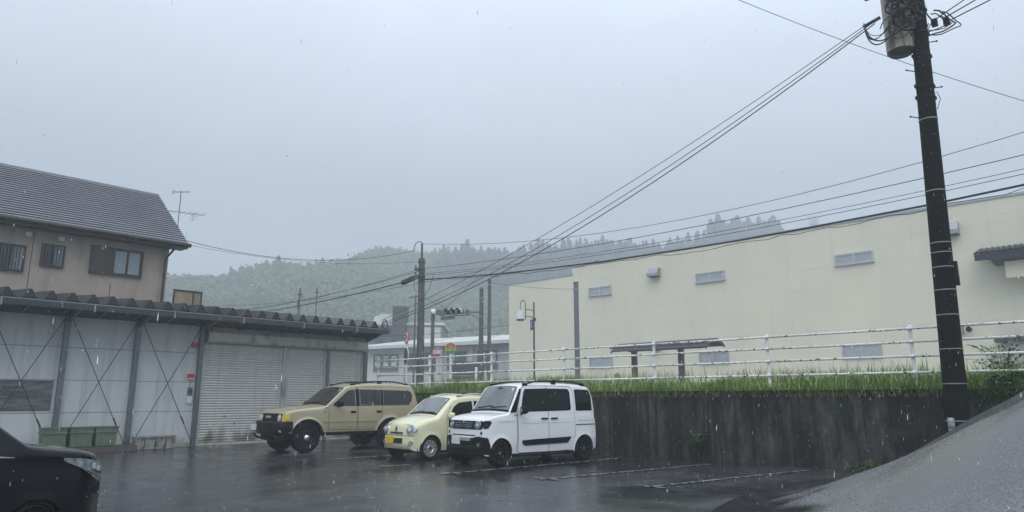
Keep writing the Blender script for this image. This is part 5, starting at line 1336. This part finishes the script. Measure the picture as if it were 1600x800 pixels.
# ---------------------------------------------------------------- white tall wagon
c = Car('parked_car', 'white boxy tall wagon with black roof rails and black door moulding nearest the black wall', (-11.314, 10.364, 0), R(90 - 8.09), .998, 'car_white',
        [(0, .33), (.008, .45), (.016, .60), (.025, .76), (.045, .90), (.085, .975), (.16, 1.015), (.35, 1.055), (.60, 1.085), (.70, 1.095), (.735, 1.115), (1.03, 1.60), (1.08, 1.665), (1.18, 1.70), (1.45, 1.735), (2.0, 1.755), (2.7, 1.745), (3.05, 1.72), (3.22, 1.66), (3.30, 1.50), (3.35, 1.12), (3.385, .80), (3.395, .55), (3.39, .32)],
        .7375, 1.10, .235, (.48, 2.94), .315, .285, tumble=.10, r=((0, .04), (.1, .05), (.6, .06), (.8, .03), (1.1, .06), (1.5, .085), (3.0, .085), (3.395, .05)), crown=((0, .015), (.3, .02), (.8, .025), (1.4, .035), (9, .02)), plan=(.13, .35, .05, .25), bulge=(.09, .05), iters=1)
c.flare = .016; c.shell(); c.wheels(.285, .165, .185, 'alloy')
T, F = c.topf(), c.frontf()
c.patch(T, LS(-.93, .93, 25), .765, 1.075, 'windscreen', 'windscreen', .006, 12)
c.patch(T, LS(-1.0, 1.0, 13), .735, .765, 'cowl', 'trim', .006, 2)
c.strip(T, [(-.95, .77), (-.95, 1.075), (.95, 1.075), (.95, .77)], .035, 'windscreen_seal', 'trim', .004)
c.wiper(.75, -.05, .775, .80); c.wiper(.0, -.8, .775, .80)
c.strip(T, [(-.985, .10), (-.93, .70)], .012, 'bonnet_gap', 'seam', .002); c.strip(T, [(.985, .10), (.93, .70)], .012, 'bonnet_gap', 'seam', .002)
st = c.ellipse(T, -.78, 1.03, .045, .022, 'sticker', 'sign_white', .010); 
c.ellipse(T, .0, 1.04, .17, .018, 'rear_view_mirror', 'seal', .0085)
for sg in (-1, 1):
    S = c.side(sg)
    c.patch(S, LS(.76, 1.10, 10), [(.76, 1.115), (.93, 1.115), (1.10, 1.60)], [(.76, 1.13), (1.06, 1.625), (1.10, 1.635)], 'front_quarter_glass', 'car_glass', .005, 6)
    # doors
    for nm, us, hi_, lo_ in (('front_door', LS(.965, 1.835, 24), [(.965, 1.10), (1.12, 1.655), (1.20, 1.685), (1.835, 1.69)], [(.965, .32), (1.0, .275), (1.835, .27)]),
                             ('sliding_door', LS(1.85, 2.64, 22), [(1.85, 1.69), (2.52, 1.685), (2.60, 1.66), (2.64, 1.58)], [(1.85, .27), (2.46, .275), (2.52, .33), (2.60, .48), (2.64, .60)])):
        big = c.patch(S, [us[0] - .012] + us[1:-1] + [us[-1] + .012], [(x, z - .012) for x, z in lo_], [(x, z + .012) for x, z in hi_], 'door_gap', 'seam', .0015, 10)
        d = c.patch(S, us, lo_, hi_, nm, 'car_white', .006, 20, skirt=.006)
    gl = c.patch(S, LS(1.07, 1.80, 18), [(1.07, 1.135), (1.10, 1.125), (1.80, 1.135)], [(1.07, 1.20), (1.085, 1.30), (1.17, 1.59), (1.205, 1.62), (1.80, 1.635)], 'door_window', 'car_glass', .010, 8)
    gl = c.patch(S, LS(1.83, 2.54, 18), [(1.83, 1.135), (2.50, 1.145), (2.54, 1.18)], [(1.83, 1.635), (2.48, 1.63), (2.52, 1.61), (2.54, 1.56)], 'door_window', 'car_glass', .010, 8)
    c.patch(S, LS(1.80, 1.832, 3), 1.135, 1.636, 'door_pillar', 'trim', .0125, 4)
    c.patch(S, LS(2.70, 3.255, 14), [(2.70, 1.15), (2.73, 1.135), (3.255, 1.14)], [(2.70, 1.60), (2.74, 1.625), (3.20, 1.61), (3.255, 1.45)], 'rear_quarter_glass', 'car_glass', .006, 8)
    c.patch(S, LS(1.07, 2.50, 30), [(1.07, .47), (1.13, .42), (2.40, .44), (2.50, .55)], [(1.07, .53), (1.5, .545), (2.50, .565)], 'door_moulding', 'trim', .022, 4)
    c.patch(S, LS(1.05, 2.54, 26), [(1.05, .90), (1.10, .885), (2.48, .885), (2.54, .90)], [(1.05, .985), (1.10, 1.0), (2.48, 1.0), (2.54, .985)], 'door_press', 'car_white', .0125, 4)
    c.patch(S, LS(2.74, 3.26, 12), .92, 1.04, 'quarter_press', 'car_white', .009, 4); 
    c.patch(S, LS(.42, .86, 12), [(.42, .945), (.46, .93), (.86, .93)], [(.42, .96), (.46, .985), (.86, .99)], 'wing_press', 'car_white', .010, 4)
    c.patch(S, LS(2.68, 3.34, 12), .815, .835, 'slide_rail', 'seam', .006, 2)
    for x in (1.62, 1.90):
        c.ellipse(S, x + .09, .955, .085, .052, 'handle_recess', 'car_white', .014, n=14); h = c.patch(S, LS(x, x + .19, 8), .962, .995, 'door_handle', 'trim', .040, 2)
    c.strip(S, [(.93, 1.09), (.95, .60), (.90, .28)], .010, 'panel_gap', 'seam', .0025)
    c.patch(S, LS(.86, .95, 3), 1.055, 1.07, 'side_badge', 'trim', .006, 1)
    c.patch(S, [.80, .9, 1.0, 1.5, 2.2, 2.4, 2.6], .20, .262, 'side_sill', 'trim', .0, 2, skirt=.04)
    c.patch(c.side(sg), LS(.02, .175, 8), [(.02, .285), (.175, .25)], [(.02, .62), (.12, .60), (.175, .44)], 'bumper_side', 'trim', .006, 6)
    c.patch(S, LS(3.335, 3.37, 3), .95, 1.35, 'tail_lamp', 'lamp_red', .008, 6)
    n_ = 13; pts = [(1.22 + 1.85 * k / (n_ - 1), sg * (.60 - (.01 if 0 < k < n_ - 1 else 0)), c.zt(1.22 + 1.85 * k / (n_ - 1)) + .0 + .058 * min(1, 5 * min(k, n_ - 1 - k) / (n_ - 1))) for k in range(n_)]
    MB().tube(pts, .017, 8).obj('roof_rail', 'trim', c.root, smooth='all')
    for x in (1.25, 2.1, 3.0): MB().box((x - .06, sg * .60 - .018, c.zt(x) - .03), (x + .06, sg * .60 + .018, c.zt(x) + .045)).obj('rail_foot', 'trim', c.root)
c.mirror(1.02, .86, 1.17, 'trim', (.12, .18, .17))
c.patch(F, LS(-.67, .67, 40), lambda u: .775 + (.0 if abs(u) < .40 else .0) + max(0, abs(u) - .60) * 1.2, lambda u: .945 - max(0, abs(u) - .60) * .6, 'grille_panel', 'trim', .010, 6)
g1 = c.patch(F, LS(-.335, .335, 20), .795, .925, 'grille', 'seam', .014, 4)
for k in range(3):
    for i in range(-7, 8):
        if abs(i) < 1.5: continue
        cx = i * .042 + (.021 if k % 2 else 0)
        if abs(cx) < .33: c.patch(F, LS(cx - .015, cx + .015, 3), .815 + k * .038, .827 + k * .038, 'grille_stud', 'silver', .020, 1, g1, skirt=.0)
# stylised S emblem
EM = [(-.040, .905), (.0, .94), (.040, .905), (.018, .885), (.0, .90), (-.012, .888), (.040, .845), (.0, .808), (-.040, .845), (-.018, .862), (.0, .848), (.012, .858)]
mb = MB(); mb.v = [tuple(F(y, z) + Vector((-.03, 0, 0))) for y, z in [(-a, b) for a, b in EM]] + [tuple(F(y, z) + Vector((-.012, 0, 0))) for y, z in [(-a, b) for a, b in EM]]
nE = len(EM); mb.f = [tuple(range(nE)), tuple(range(2 * nE - 1, nE - 1, -1))] + [(i, (i + 1) % nE, nE + (i + 1) % nE, nE + i) for i in range(nE)]
mb.obj('emblem', 'chrome', c.root)
for sg in (-1, 1):
    h = c.ellipse(F, sg * .485, .865, .098, .082, 'headlight', 'chrome', .016); c.ellipse(F, sg * .485, .865, .080, .066, 'lens', 'lamp_grey', .021, h); c.patch(c.side(sg), LS(.028, .20, 10), [(.028, .785), (.12, .80), (.20, .90)], [(.028, .93), (.05, .955), (.15, .955), (.20, .935)], 'lamp_surround', 'trim', .010, 4); c.ellipse(F, sg * .485, .865, .035, .03, 'bulb', 'lamp_clear', .026, h)
    c.ellipse(F, sg * .60, .70, .028, .034, 'parking_sensor', 'seam', .008)
    c.patch(F, LS(sg * .56 - .06, sg * .56 + .06, 5), .40, .53, 'fog_lamp_pod', 'rim_black', .030, 3); c.ellipse(F, sg * .55, .46, .035, .035, 'fog_lamp', 'lamp_grey', .036)
c.patch(F, LS(-.70, .70, 40), .265, lambda u: .60 + .03 * smooth_step(.35, .5, abs(u)) - .02 * smooth_step(.55, .7, abs(u)), 'lower_bumper', 'trim', .018, 8)
MB().box((.06, -.60, .235), (.30, .60, .345)).obj('lower_valance', 'trim', c.root)
c.patch(F, LS(-.48, .48, 20), .375, .44, 'skid_trim', 'rim_black', .034, 3)
c.patch(F, LS(-.42, .42, 20), .635, .66, 'bumper_groove', 'seam', .002, 2)
pl_ = c.patch(F, LS(.06, .39, 8), .455, .62, 'licence_plate', 'plate_white', .042, 2); c.patch(F, LS(-.30, .04, 8), .535, .60, 'bumper_garnish', 'silver', .036, 2)
RR = c.rearf(); c.patch(RR, LS(-.55, .55, 12), 1.15, 1.60, 'rear_window', 'car_glass', .006, 6)

# ---------------------------------------------------------------- cream kei hatchback
c = Car('parked_car', 'small rounded cream hatchback with round headlights between the beige off-roader and the white wagon', (-13.61, 10.326, 0), R(90 - 3.26), .989, 'car_cream',
        [(0, .26), (.0, .34), (.012, .50), (.035, .66), (.065, .76), (.12, .845), (.25, .90), (.45, .945), (.66, .985), (.735, 1.0), (.78, 1.02), (1.18, 1.37), (1.30, 1.435), (1.50, 1.475), (1.9, 1.50), (2.4, 1.49), (2.85, 1.44), (3.08, 1.36), (3.2, 1.22), (3.30, .98), (3.37, .75), (3.395, .5), (3.38, .28)],
        .7375, .95, .215, (.52, 2.975), .31, .28, tumble=.20, r=((0, .07), (.2, .12), (.7, .12), (1.2, .08), (1.6, .10), (3.0, .12), (3.395, .08)), crown=((0, .02), (.4, .04), (1.0, .035), (1.6, .04), (9, .03)), plan=(.22, .55, .12, .5), bulge=(.13, .10))
c.flare = .014; c.shell(); c.wheels(.275, .16, .19, 'holes')
T, F = c.topf(), c.frontf()
c.patch(T, LS(-.90, .90, 25), .83, 1.24, 'windscreen', 'windscreen', .006, 14)
c.strip(T, [(-.93, .81), (-.92, 1.25), (.92, 1.25), (.93, .81)], .03, 'windscreen_seal', 'trim', .004)
c.patch(T, LS(-.96, .96, 13), .775, .825, 'cowl', 'trim', .004, 2); c.wiper(.7, -.05, .80, .84); c.wiper(.0, -.75, .80, .84)
c.ellipse(T, -.80, 1.19, .04, .022, 'sticker', 'sign_white', .010)
c.strip(T, [(-.86, .16), (-.95, .45), (-.93, .76)], .010, 'bonnet_gap', 'seam', .002); c.strip(T, [(.86, .16), (.95, .45), (.93, .76)], .010, 'bonnet_gap', 'seam', .002)
c.strip(F, [(y, .835 - .03 * (y / .5) ** 2) for y in LS(-.5, .5, 15)], .009, 'bonnet_gap', 'seam', .003)
for sg in (-1, 1):
    S = c.side(sg)
    c.patch(S, LS(1.02, 1.90, 24), [(1.02, .30), (1.08, .26), (1.90, .25)], [(1.02, 1.0), (1.18, 1.24), (1.40, 1.36), (1.90, 1.41)], 'front_door', 'car_cream', .005, 14, skirt=.006)
    c.strip(S, [(1.0, .28), (1.0, .99), (1.16, 1.24)], .010, 'door_gap', 'seam', .002); c.strip(S, [(1.91, .25), (1.91, 1.41)], .012, 'door_gap', 'seam', .0065)
    c.patch(S, LS(1.10, 1.84, 18), [(1.10, .99), (1.84, 1.02)], [(1.10, 1.02), (1.24, 1.22), (1.42, 1.325), (1.84, 1.365)], 'door_window', 'car_glass', .010, 8)
    c.patch(S, LS(1.90, 2.55, 18), [(1.90, 1.02), (2.5, 1.04), (2.55, 1.06)], [(1.90, 1.365), (2.40, 1.34), (2.55, 1.26)], 'rear_door_window', 'car_glass', .008, 8)
    c.patch(S, LS(1.94, 2.70, 18), [(1.94, .25), (2.5, .26), (2.70, .60)], [(1.94, .99), (2.70, 1.01)], 'rear_door', 'car_cream', .005, 10, skirt=.006)
    for x in (1.68, 2.42): c.patch(S, LS(x, x + .15, 6), .86, .89, 'door_handle', 'chrome', .03, 2)
    n_ = 11; pts = [(1.42 + 1.5 * k / (n_ - 1), sg * .545, c.zt(1.42 + 1.5 * k / (n_ - 1)) - .01 + .055 * min(1, 4 * min(k, n_ - 1 - k) / (n_ - 1))) for k in range(n_)]
    MB().tube(pts, .018, 8).obj('roof_rail', 'silver', c.root, smooth='all')
    for x in (1.5, 2.85): MB().box((x - .07, sg * .545 - .02, c.zt(x) - .04), (x + .07, sg * .545 + .02, c.zt(x) + .035)).obj('rail_foot', 'silver', c.root)
    h = c.ellipse(F, sg * .505, .70, .120, .118, 'headlight', 'chrome', .020); c.ellipse(F, sg * .505, .70, .100, .098, 'lens', 'lamp_grey', .030, h); c.ellipse(F, sg * .485, .71, .050, .05, 'bulb', 'lamp_clear', .036, h)
    c.ellipse(F, sg * .635, .71, .045, .045, 'indicator', 'lamp_clear', .026)
    c.ellipse(F, sg * .545, .405, .055, .05, 'fog_lamp', 'lamp_grey', .022); c.ellipse(F, sg * .47, .35, .035, .03, 'lower_lamp', 'silver', .018)
    c.patch(S, LS(3.15, 3.27, 5), .95, 1.20, 'tail_lamp', 'lamp_red', .008, 6)
c.mirror(1.06, .82, 1.02, 'car_cream', (.13, .19, .15))
c.patch(F, LS(-.26, .26, 14), .610, .645, 'grille_slot', 'seam', .012, 3); c.patch(F, LS(-.28, .28, 14), .595, .608, 'grille_lip', 'chrome', .016, 2)
o = c.ellipse(F, 0, .715, .042, .062, 'emblem', 'chrome', .020); c.ellipse(F, 0, .715, .032, .05, 'emblem_face', 'seam', .024, o); c.ellipse(F, 0, .715, .012, .04, 'emblem_mark', 'silver', .028, o)
c.strip(F, [(-.66, .565), (.66, .565)], .010, 'bumper_gap', 'seam', .003)
c.patch(F, LS(-.27, .05, 8), .385, .505, 'bumper_grille', 'seam', .012, 3)
c.patch(F, LS(.07, .40, 8), .375, .54, 'licence_plate', 'plate_yellow', .030, 2)
c.patch(c.rearf(), LS(-.5, .5, 12), 1.0, 1.30, 'rear_window', 'car_glass', .006, 6)

# ---------------------------------------------------------------- beige off-roader
c = Car('parked_car', 'lifted beige off-roader with black bumper and amber corner lamps parked by the shutters', (-17.807, 9.216, 0), R(90 - 3.22), .973, 'car_beige',
        [(.10, .62), (.11, .75), (.125, .90), (.14, 1.0), (.17, 1.075), (.26, 1.115), (.60, 1.165), (1.0, 1.20), (1.32, 1.225), (1.40, 1.245), (1.90, 1.66), (2.02, 1.755), (2.16, 1.81), (2.5, 1.86), (3.2, 1.89), (3.9, 1.88), (4.25, 1.85), (4.40, 1.76), (4.50, 1.45), (4.56, 1.20), (4.58, .9), (4.57, .60)],
        .84, 1.235, .53, (.82, 3.495), .47, .41, tumble=.17, r=((0, .04), (.2, .07), (1.2, .09), (1.5, .05), (2.1, .08), (4.2, .09), (4.58, .06)), crown=((0, .01), (.3, .03), (1.0, .045), (2.1, .03), (9, .035)), plan=(.05, .3, .04, .25), bulge=(.06, .05))
c.flare = .045; c.front = [p for p in c.top if p[0] < .6]
# car space starts at x=.10
_bx = c.bx
c.shell(); c.wheels(.40, .24, .20, 'cap', track=.735)
T, F = c.topf(), c.frontf()
c.patch(T, LS(-.91, .91, 25), 1.46, 1.98, 'windscreen', 'windscreen_brown', .006, 14)
c.strip(T, [(-.94, 1.43), (-.94, 2.0), (.94, 2.0), (.94, 1.43)], .035, 'windscreen_seal', 'trim', .004)
c.patch(T, LS(-.97, .97, 13), 1.385, 1.45, 'cowl', 'trim', .004, 2); c.wiper(.8, .0, 1.43, 1.50); c.wiper(.05, -.75, 1.43, 1.50)
c.strip(T, [(-.93, .22), (-.95, 1.0), (-.93, 1.36)], .012, 'bonnet_gap', 'seam', .002); c.strip(T, [(.93, .22), (.95, 1.0), (.93, 1.36)], .012, 'bonnet_gap', 'seam', .002)
for sg in (-1, 1):
    S = c.side(sg)
    def dr(nm, us, lo_, hi_): 
        c.patch(S, [us[0] - .012] + us[1:-1] + [us[-1] + .012], [(x, z - .012) for x, z in lo_], [(x, z + .010) for x, z in hi_], 'door_gap', 'seam', .0015, 12)
        return c.patch(S, us, lo_, hi_, nm, 'car_beige', .006, 18, skirt=.006)
    dr('front_door', LS(1.46, 2.36, 24), [(1.46, .60), (2.36, .575)], [(1.46, 1.255), (1.98, 1.68), (2.12, 1.745), (2.36, 1.77)])
    dr('rear_door', LS(2.385, 3.20, 22), [(2.385, .575), (2.98, .575), (3.02, .75), (3.10, .88), (3.20, .95)], [(2.385, 1.77), (3.20, 1.775)])
    c.patch(S, LS(1.60, 2.29, 18), [(1.60, 1.265), (2.29, 1.26)], [(1.60, 1.30), (2.0, 1.625), (2.10, 1.68), (2.29, 1.70)], 'door_window', 'car_glass_light', .010, 8)
    c.patch(S, LS(2.31, 2.44, 4), 1.26, 1.715, 'door_pillar', 'trim', .0105, 5)
    c.patch(S, LS(2.46, 2.93, 12), 1.27, 1.705, 'door_window', 'car_glass_light', .010, 6); c.patch(S, LS(2.935, 2.96, 2), 1.27, 1.705, 'window_bar', 'trim', .012, 4)
    c.patch(S, LS(2.965, 3.15, 8), [(2.965, 1.27), (3.15, 1.27)], [(2.965, 1.705), (3.06, 1.70), (3.15, 1.69)], 'door_window', 'car_glass_light', .010, 6)
    c.patch(S, LS(3.16, 3.24, 3), 1.27, 1.70, 'door_pillar', 'trim', .0105, 5)
    c.patch(S, LS(3.26, 4.32, 24), [(3.26, 1.275), (4.18, 1.285), (4.28, 1.36), (4.32, 1.48)], [(3.26, 1.695), (4.18, 1.68), (4.28, 1.64), (4.32, 1.56)], 'rear_side_glass', 'car_glass_light', .008, 8)
    c.strip(S, [(1.56, 1.252), (2.4, 1.248), (3.25, 1.258), (4.2, 1.268)], .018, 'window_trim', 'trim', .011)
    c.patch(S, LS(1.30, 3.0, 24), .805, .835, 'side_moulding', 'car_beige', .020, 2)
    c.patch(S, LS(1.50, 2.95, 20), .655, .675, 'door_crease', 'car_beige', .010, 2)
    for x in (2.14, 3.0): c.patch(S, LS(x, x + .17, 6), 1.035, 1.10, 'door_handle', 'seam', .010, 2); c.patch(S, LS(x, x + .17, 6), 1.072, 1.098, 'handle_grip', 'trim', .030, 2)
    c.patch(S, LS(1.30, 1.38, 4), 1.075, 1.10, 'side_badge', 'trim', .008, 1)
    c.patch(S, LS(1.34, 2.97, 10), .46, .56, 'side_step', 'trim', -.01, 3, skirt=.15)
    # wheel arch bead
    for xc in c.arches:
        c.strip(S, [(xc - (c.Ra + .012) * math.cos(a), c.za + (c.Ra + .012) * math.sin(a)) for a in LS(.28, math.pi - .28, 26)], .022, 'arch_lip', 'trim', .004)
    c.patch(S, LS(.13, .29, 10), [(.13, .865), (.20, .875), (.29, .96)], [(.13, 1.03), (.27, 1.03), (.29, 1.01)], 'corner_lamp', 'lamp_amber', .012, 6)
    c.patch(S, LS(4.44, 4.55, 5), .85, 1.20, 'tail_lamp', 'lamp_red', .010, 6)
    n_ = 13; pts = [(2.22 + 2.0 * k / (n_ - 1), sg * .60, c.zt(2.22 + 2.0 * k / (n_ - 1)) + .01 + .055 * min(1, 4 * min(k, n_ - 1 - k) / (n_ - 1))) for k in range(n_)]
    MB().tube(pts, .017, 8).obj('roof_rail', 'trim', c.root, smooth='all')
    for x in (2.3, 3.2, 4.15): MB().box((x - .07, sg * .60 - .02, c.zt(x) - .03), (x + .07, sg * .60 + .02, c.zt(x) + .05)).obj('rail_foot', 'trim', c.root)
    o = c.patch(F, LS(min(sg * .46, sg * .66), max(sg * .46, sg * .66), 6), .845, 1.035, 'headlight', 'seam', .016, 4); c.ellipse(F, sg * .555, .93, .085, .085, 'lens', 'lamp_clear', .026, o); c.ellipse(F, sg * .555, .91, .04, .04, 'bulb', 'chrome', .030, o)
    c.patch(F, LS(min(sg * .67, sg * .82), max(sg * .67, sg * .82), 5), .855, 1.03, 'corner_lamp_front', 'lamp_amber', .008, 4)
c.mirror(1.70, .98, 1.30, 'trim', (.13, .22, .17))
o = c.patch(F, LS(-.455, .455, 20), .835, 1.045, 'grille', 'seam', .012, 4)
for z in (.86, .90, .94, .98, 1.02): c.patch(F, LS(-.44, .44, 14), z, z + .014, 'grille_bar', 'trim', .028, 1, o, skirt=-.005)
text_mesh('grille_lettering', 'TOYOTA', .085, 'plate_white', c.root, tuple(F(.05, .95) + Vector((-.04, 0, 0))), (R(90), 0, R(-90)), .004)
# heavy black bumper
bm = MB(); pr = []
for y in LS(-.90, .90, 19):
    q = (abs(y) / .90) ** 2.6; pr.append((-.10 + .28 * q, y))
vs = []
for z, dx in ((.50, .05), (.54, .0), (.70, -.02), (.80, .0), (.835, .05)):
    for x, y in pr: vs.append((x + dx, y, z))
for z in (.835, .50):
    for x, y in pr: vs.append((.24, y, z))
n = 19; bm.add(vs, [(i * n + k, i * n + k + 1, (i + 1) * n + k + 1, (i + 1) * n + k) for i in range(6) for k in range(n - 1)] + [(6 * n + k, 6 * n + k + 1, k + 1, k) for k in range(n - 1)] + [tuple(i * n for i in range(7)), tuple(i * n + n - 1 for i in range(7))])
bo = bm.obj('front_bumper', 'trim', c.root, smooth=40)
for sg in (-1, 1): MB().prism([(.17, .52), (.36, .60), (.36, .80), (.36, .842), (.17, .842)], sg * .80, sg * .905, 'y').obj('bumper_corner', 'trim', c.root)
MB().box((-.14, .28, .60), (-.122, .61, .765)).obj('licence_plate', 'plate_white', c.root)
MB().box((.15, -.6, .34), (.5, .6, .5)).obj('skid_plate', 'trim', c.root)
MB().tube([(-.06, -.55, .50), (-.02, -.5, .42), (.1, -.3, .36), (.1, .3, .36), (-.02, .5, .42), (-.06, .55, .50)], .028, 8).obj('skid_bar', 'trim', c.root)
MB().cyl((3.0, -.3, .42), (4.3, -.35, .42), .07).cyl((.82, -.7, .40), (.82, .7, .40), .055).cyl((3.495, -.7, .40), (3.495, .7, .40), .06).box((1.3, -.5, .42), (3.2, -.38, .54)).box((1.3, .38, .42), (3.2, .5, .54)).obj('chassis', 'seam', c.root)
MB().cyl((1.55, -.62, 1.42), (1.38, -.78, 1.30), .008).obj('antenna_base', 'trim', c.root)
c.ellipse(c.side(-1), 1.36, 1.19, .022, .016, 'aerial_mount', 'trim', .02, n=8)
MB().box((3.95, -.80, .28), (3.97, -.60, .50)).box((3.95, .60, .28), (3.97, .80, .50)).obj('mud_flaps', 'black', c.root)
c.patch(c.rearf(), LS(-.55, .55, 12), 1.28, 1.66, 'rear_window', 'car_glass_light', .006, 6)

# ---------------------------------------------------------------- black minivan, nose in view at lower left
c = Car('parked_car', 'black minivan whose wet bonnet and slim headlight enter at the lower left corner', (-8.88, 2.37, 0), R(-70), .9, 'car_black',
        [(0, .25), (.005, .40), (.02, .60), (.04, .80), (.08, .90), (.16, .955), (.40, 1.005), (.75, 1.05), (1.0, 1.09), (1.12, 1.12), (1.75, 1.62), (2.0, 1.76), (2.3, 1.84), (3.2, 1.89), (4.3, 1.86), (4.65, 1.78), (4.82, 1.40), (4.88, 1.0), (4.9, .6), (4.88, .3)],
        .90, 1.10, .20, (.95, 3.85), .34, .215, tumble=.16, r=((0, .04), (.2, .06), (1.0, .07), (1.3, .06), (2.2, .10), (4.9, .08)), crown=((0, .015), (.5, .045), (9, .04)), plan=(.20, .55, .08, .3), bulge=(.18, .06))
c.flare = .006; c.shell(); c.wheels(.28, .215, .215, 'alloy')
T, F = c.topf(), c.frontf()
c.patch(T, LS(-.92, .92, 25), 1.20, 1.95, 'windscreen', 'windscreen', .006, 14)
c.patch(T, LS(-.97, .97, 13), 1.10, 1.19, 'cowl', 'trim', .004, 2); c.wiper(.7, .0, 1.17, 1.24); c.wiper(.0, -.7, 1.17, 1.24)
c.strip(T, [(-.90, .17), (-.96, .6), (-.95, 1.08)], .012, 'bonnet_gap', 'seam', .002); c.strip(T, [(.90, .17), (.96, .6), (.95, 1.08)], .012, 'bonnet_gap', 'seam', .002)
for sg in (-1, 1):
    S = c.side(sg)
    hl_ = c.patch(S, LS(.03, .70, 20), [(.03, .64), (.20, .70), (.45, .81), (.76, .94)], [(.03, .855), (.12, .88), (.45, .925), (.78, .955)], 'headlight', 'minivan_lamp', .008, 6)
    c.patch(S, LS(.06, .30, 8), [(.06, .735), (.30, .80)], [(.06, .755), (.30, .812)], 'light_guide', 'chrome', .016, 2, hl_)
    c.patch(S, LS(.03, .40, 10), [(.03, .675), (.40, .79)], [(.03, .688), (.40, .80)], 'chrome_line', 'chrome', .014, 2, hl_)
    for x, z in ((.13, .80), (.24, .835)): c.ellipse(S, x, z, .040, .034, 'lens', 'lamp_clear', .014, hl_, n=12)
    c.patch(S, LS(.03, .30, 8), [(.03, .50), (.30, .58)], [(.03, .64), (.12, .64), (.30, .60)], 'bumper_intake', 'trim', .004, 4)
    c.patch(S, LS(1.42, 2.35, 20), [(1.42, .26), (2.35, .25)], [(1.42, 1.14), (2.0, 1.58), (2.35, 1.72)], 'front_door', 'car_black', .006, 14, skirt=.006)
    c.strip(S, [(1.40, .26), (1.40, 1.12)], .012, 'door_gap', 'seam', .002)
    c.patch(S, LS(1.50, 2.28, 16), [(1.50, 1.12), (2.28, 1.12)], [(1.50, 1.17), (2.0, 1.53), (2.28, 1.66)], 'door_window', 'car_glass', .010, 8)
    c.patch(S, LS(2.42, 3.6, 16), 1.12, 1.66, 'rear_door_window', 'car_glass', .008, 8)
    c.patch(S, LS(1.22, 1.55, 10), [(1.22, .985), (1.55, 1.01)], [(1.22, .992), (1.55, 1.032)], 'chrome_garnish', 'chrome', .012, 2)
    c.patch(S, LS(2.42, 3.55, 16), .25, 1.09, 'sliding_door', 'car_black', .005, 6, skirt=.006)
c.mirror(1.62, 1.03, 1.14, 'car_black', (.14, .24, .2))
o = c.patch(F, LS(-.60, .60, 20), .42, .80, 'grille', 'trim', .012, 6)
for k in range(5): c.patch(F, LS(-.58, .58, 16), .46 + .07 * k, .475 + .07 * k, 'grille_bar', 'chrome', .028, 1, o, skirt=-.005)
c.patch(F, LS(-.165, .165, 6), .30, .465, 'licence_plate', 'plate_white', .045, 2)

# ================================================================== RAIN
rn = MB(); rd = random.Random(5); RV = []; RF = []
fw = Vector((-.688, .725, 0)); rt = Vector((.725, .688, 0))
for k in range(3200):
    d = 1.6 + 10.5 * rd.random() ** .6; lx = rd.uniform(-.85, .85) * d; z = rd.uniform(.15, 1.42 + .75 * d)
    p = fw * d + rt * lx; r_ = rd.uniform(.0011, .0022); L = rd.uniform(.010, .034); tl = rd.uniform(-.004, .004)
    b = len(RV); RV += [(p.x, p.y, z - L / 2), (p.x + r_, p.y, z - L * .2), (p.x, p.y + r_, z - L * .2), (p.x - r_, p.y, z - L * .2), (p.x, p.y - r_, z - L * .2), (p.x + tl, p.y, z + L / 2)]
    for i in range(4): RF += [(b, b + 1 + (i + 1) % 4, b + 1 + i), (b + 5, b + 1 + i, b + 1 + (i + 1) % 4)]
link('falling_rain', raw_mesh('falling_rain', np.array(RV), np.array(RF), 'rain', True), kind='stuff')
# splash rings on the wet ground, tiny droplets bouncing
sp = MB()
for k in range(260):
    d = 5 + 9 * rd.random(); p = fw * d + rt * rd.uniform(-.75, .6) * d
    if p.y > 14.9 or p.x < -21.5 or (p.x > -5.5): continue
    for j in range(3):
        a = rd.uniform(0, 6.28); q = Vector((p.x + math.cos(a) * .02, p.y + math.sin(a) * .02, .012)); t_ = q + Vector((math.cos(a) * .008, math.sin(a) * .008, rd.uniform(.012, .04)))
        sp.cyl(q, t_, .0018, .0006, n=3, caps=False)
sp.obj('rain_splashes', 'rain', fix=False, kind='stuff')
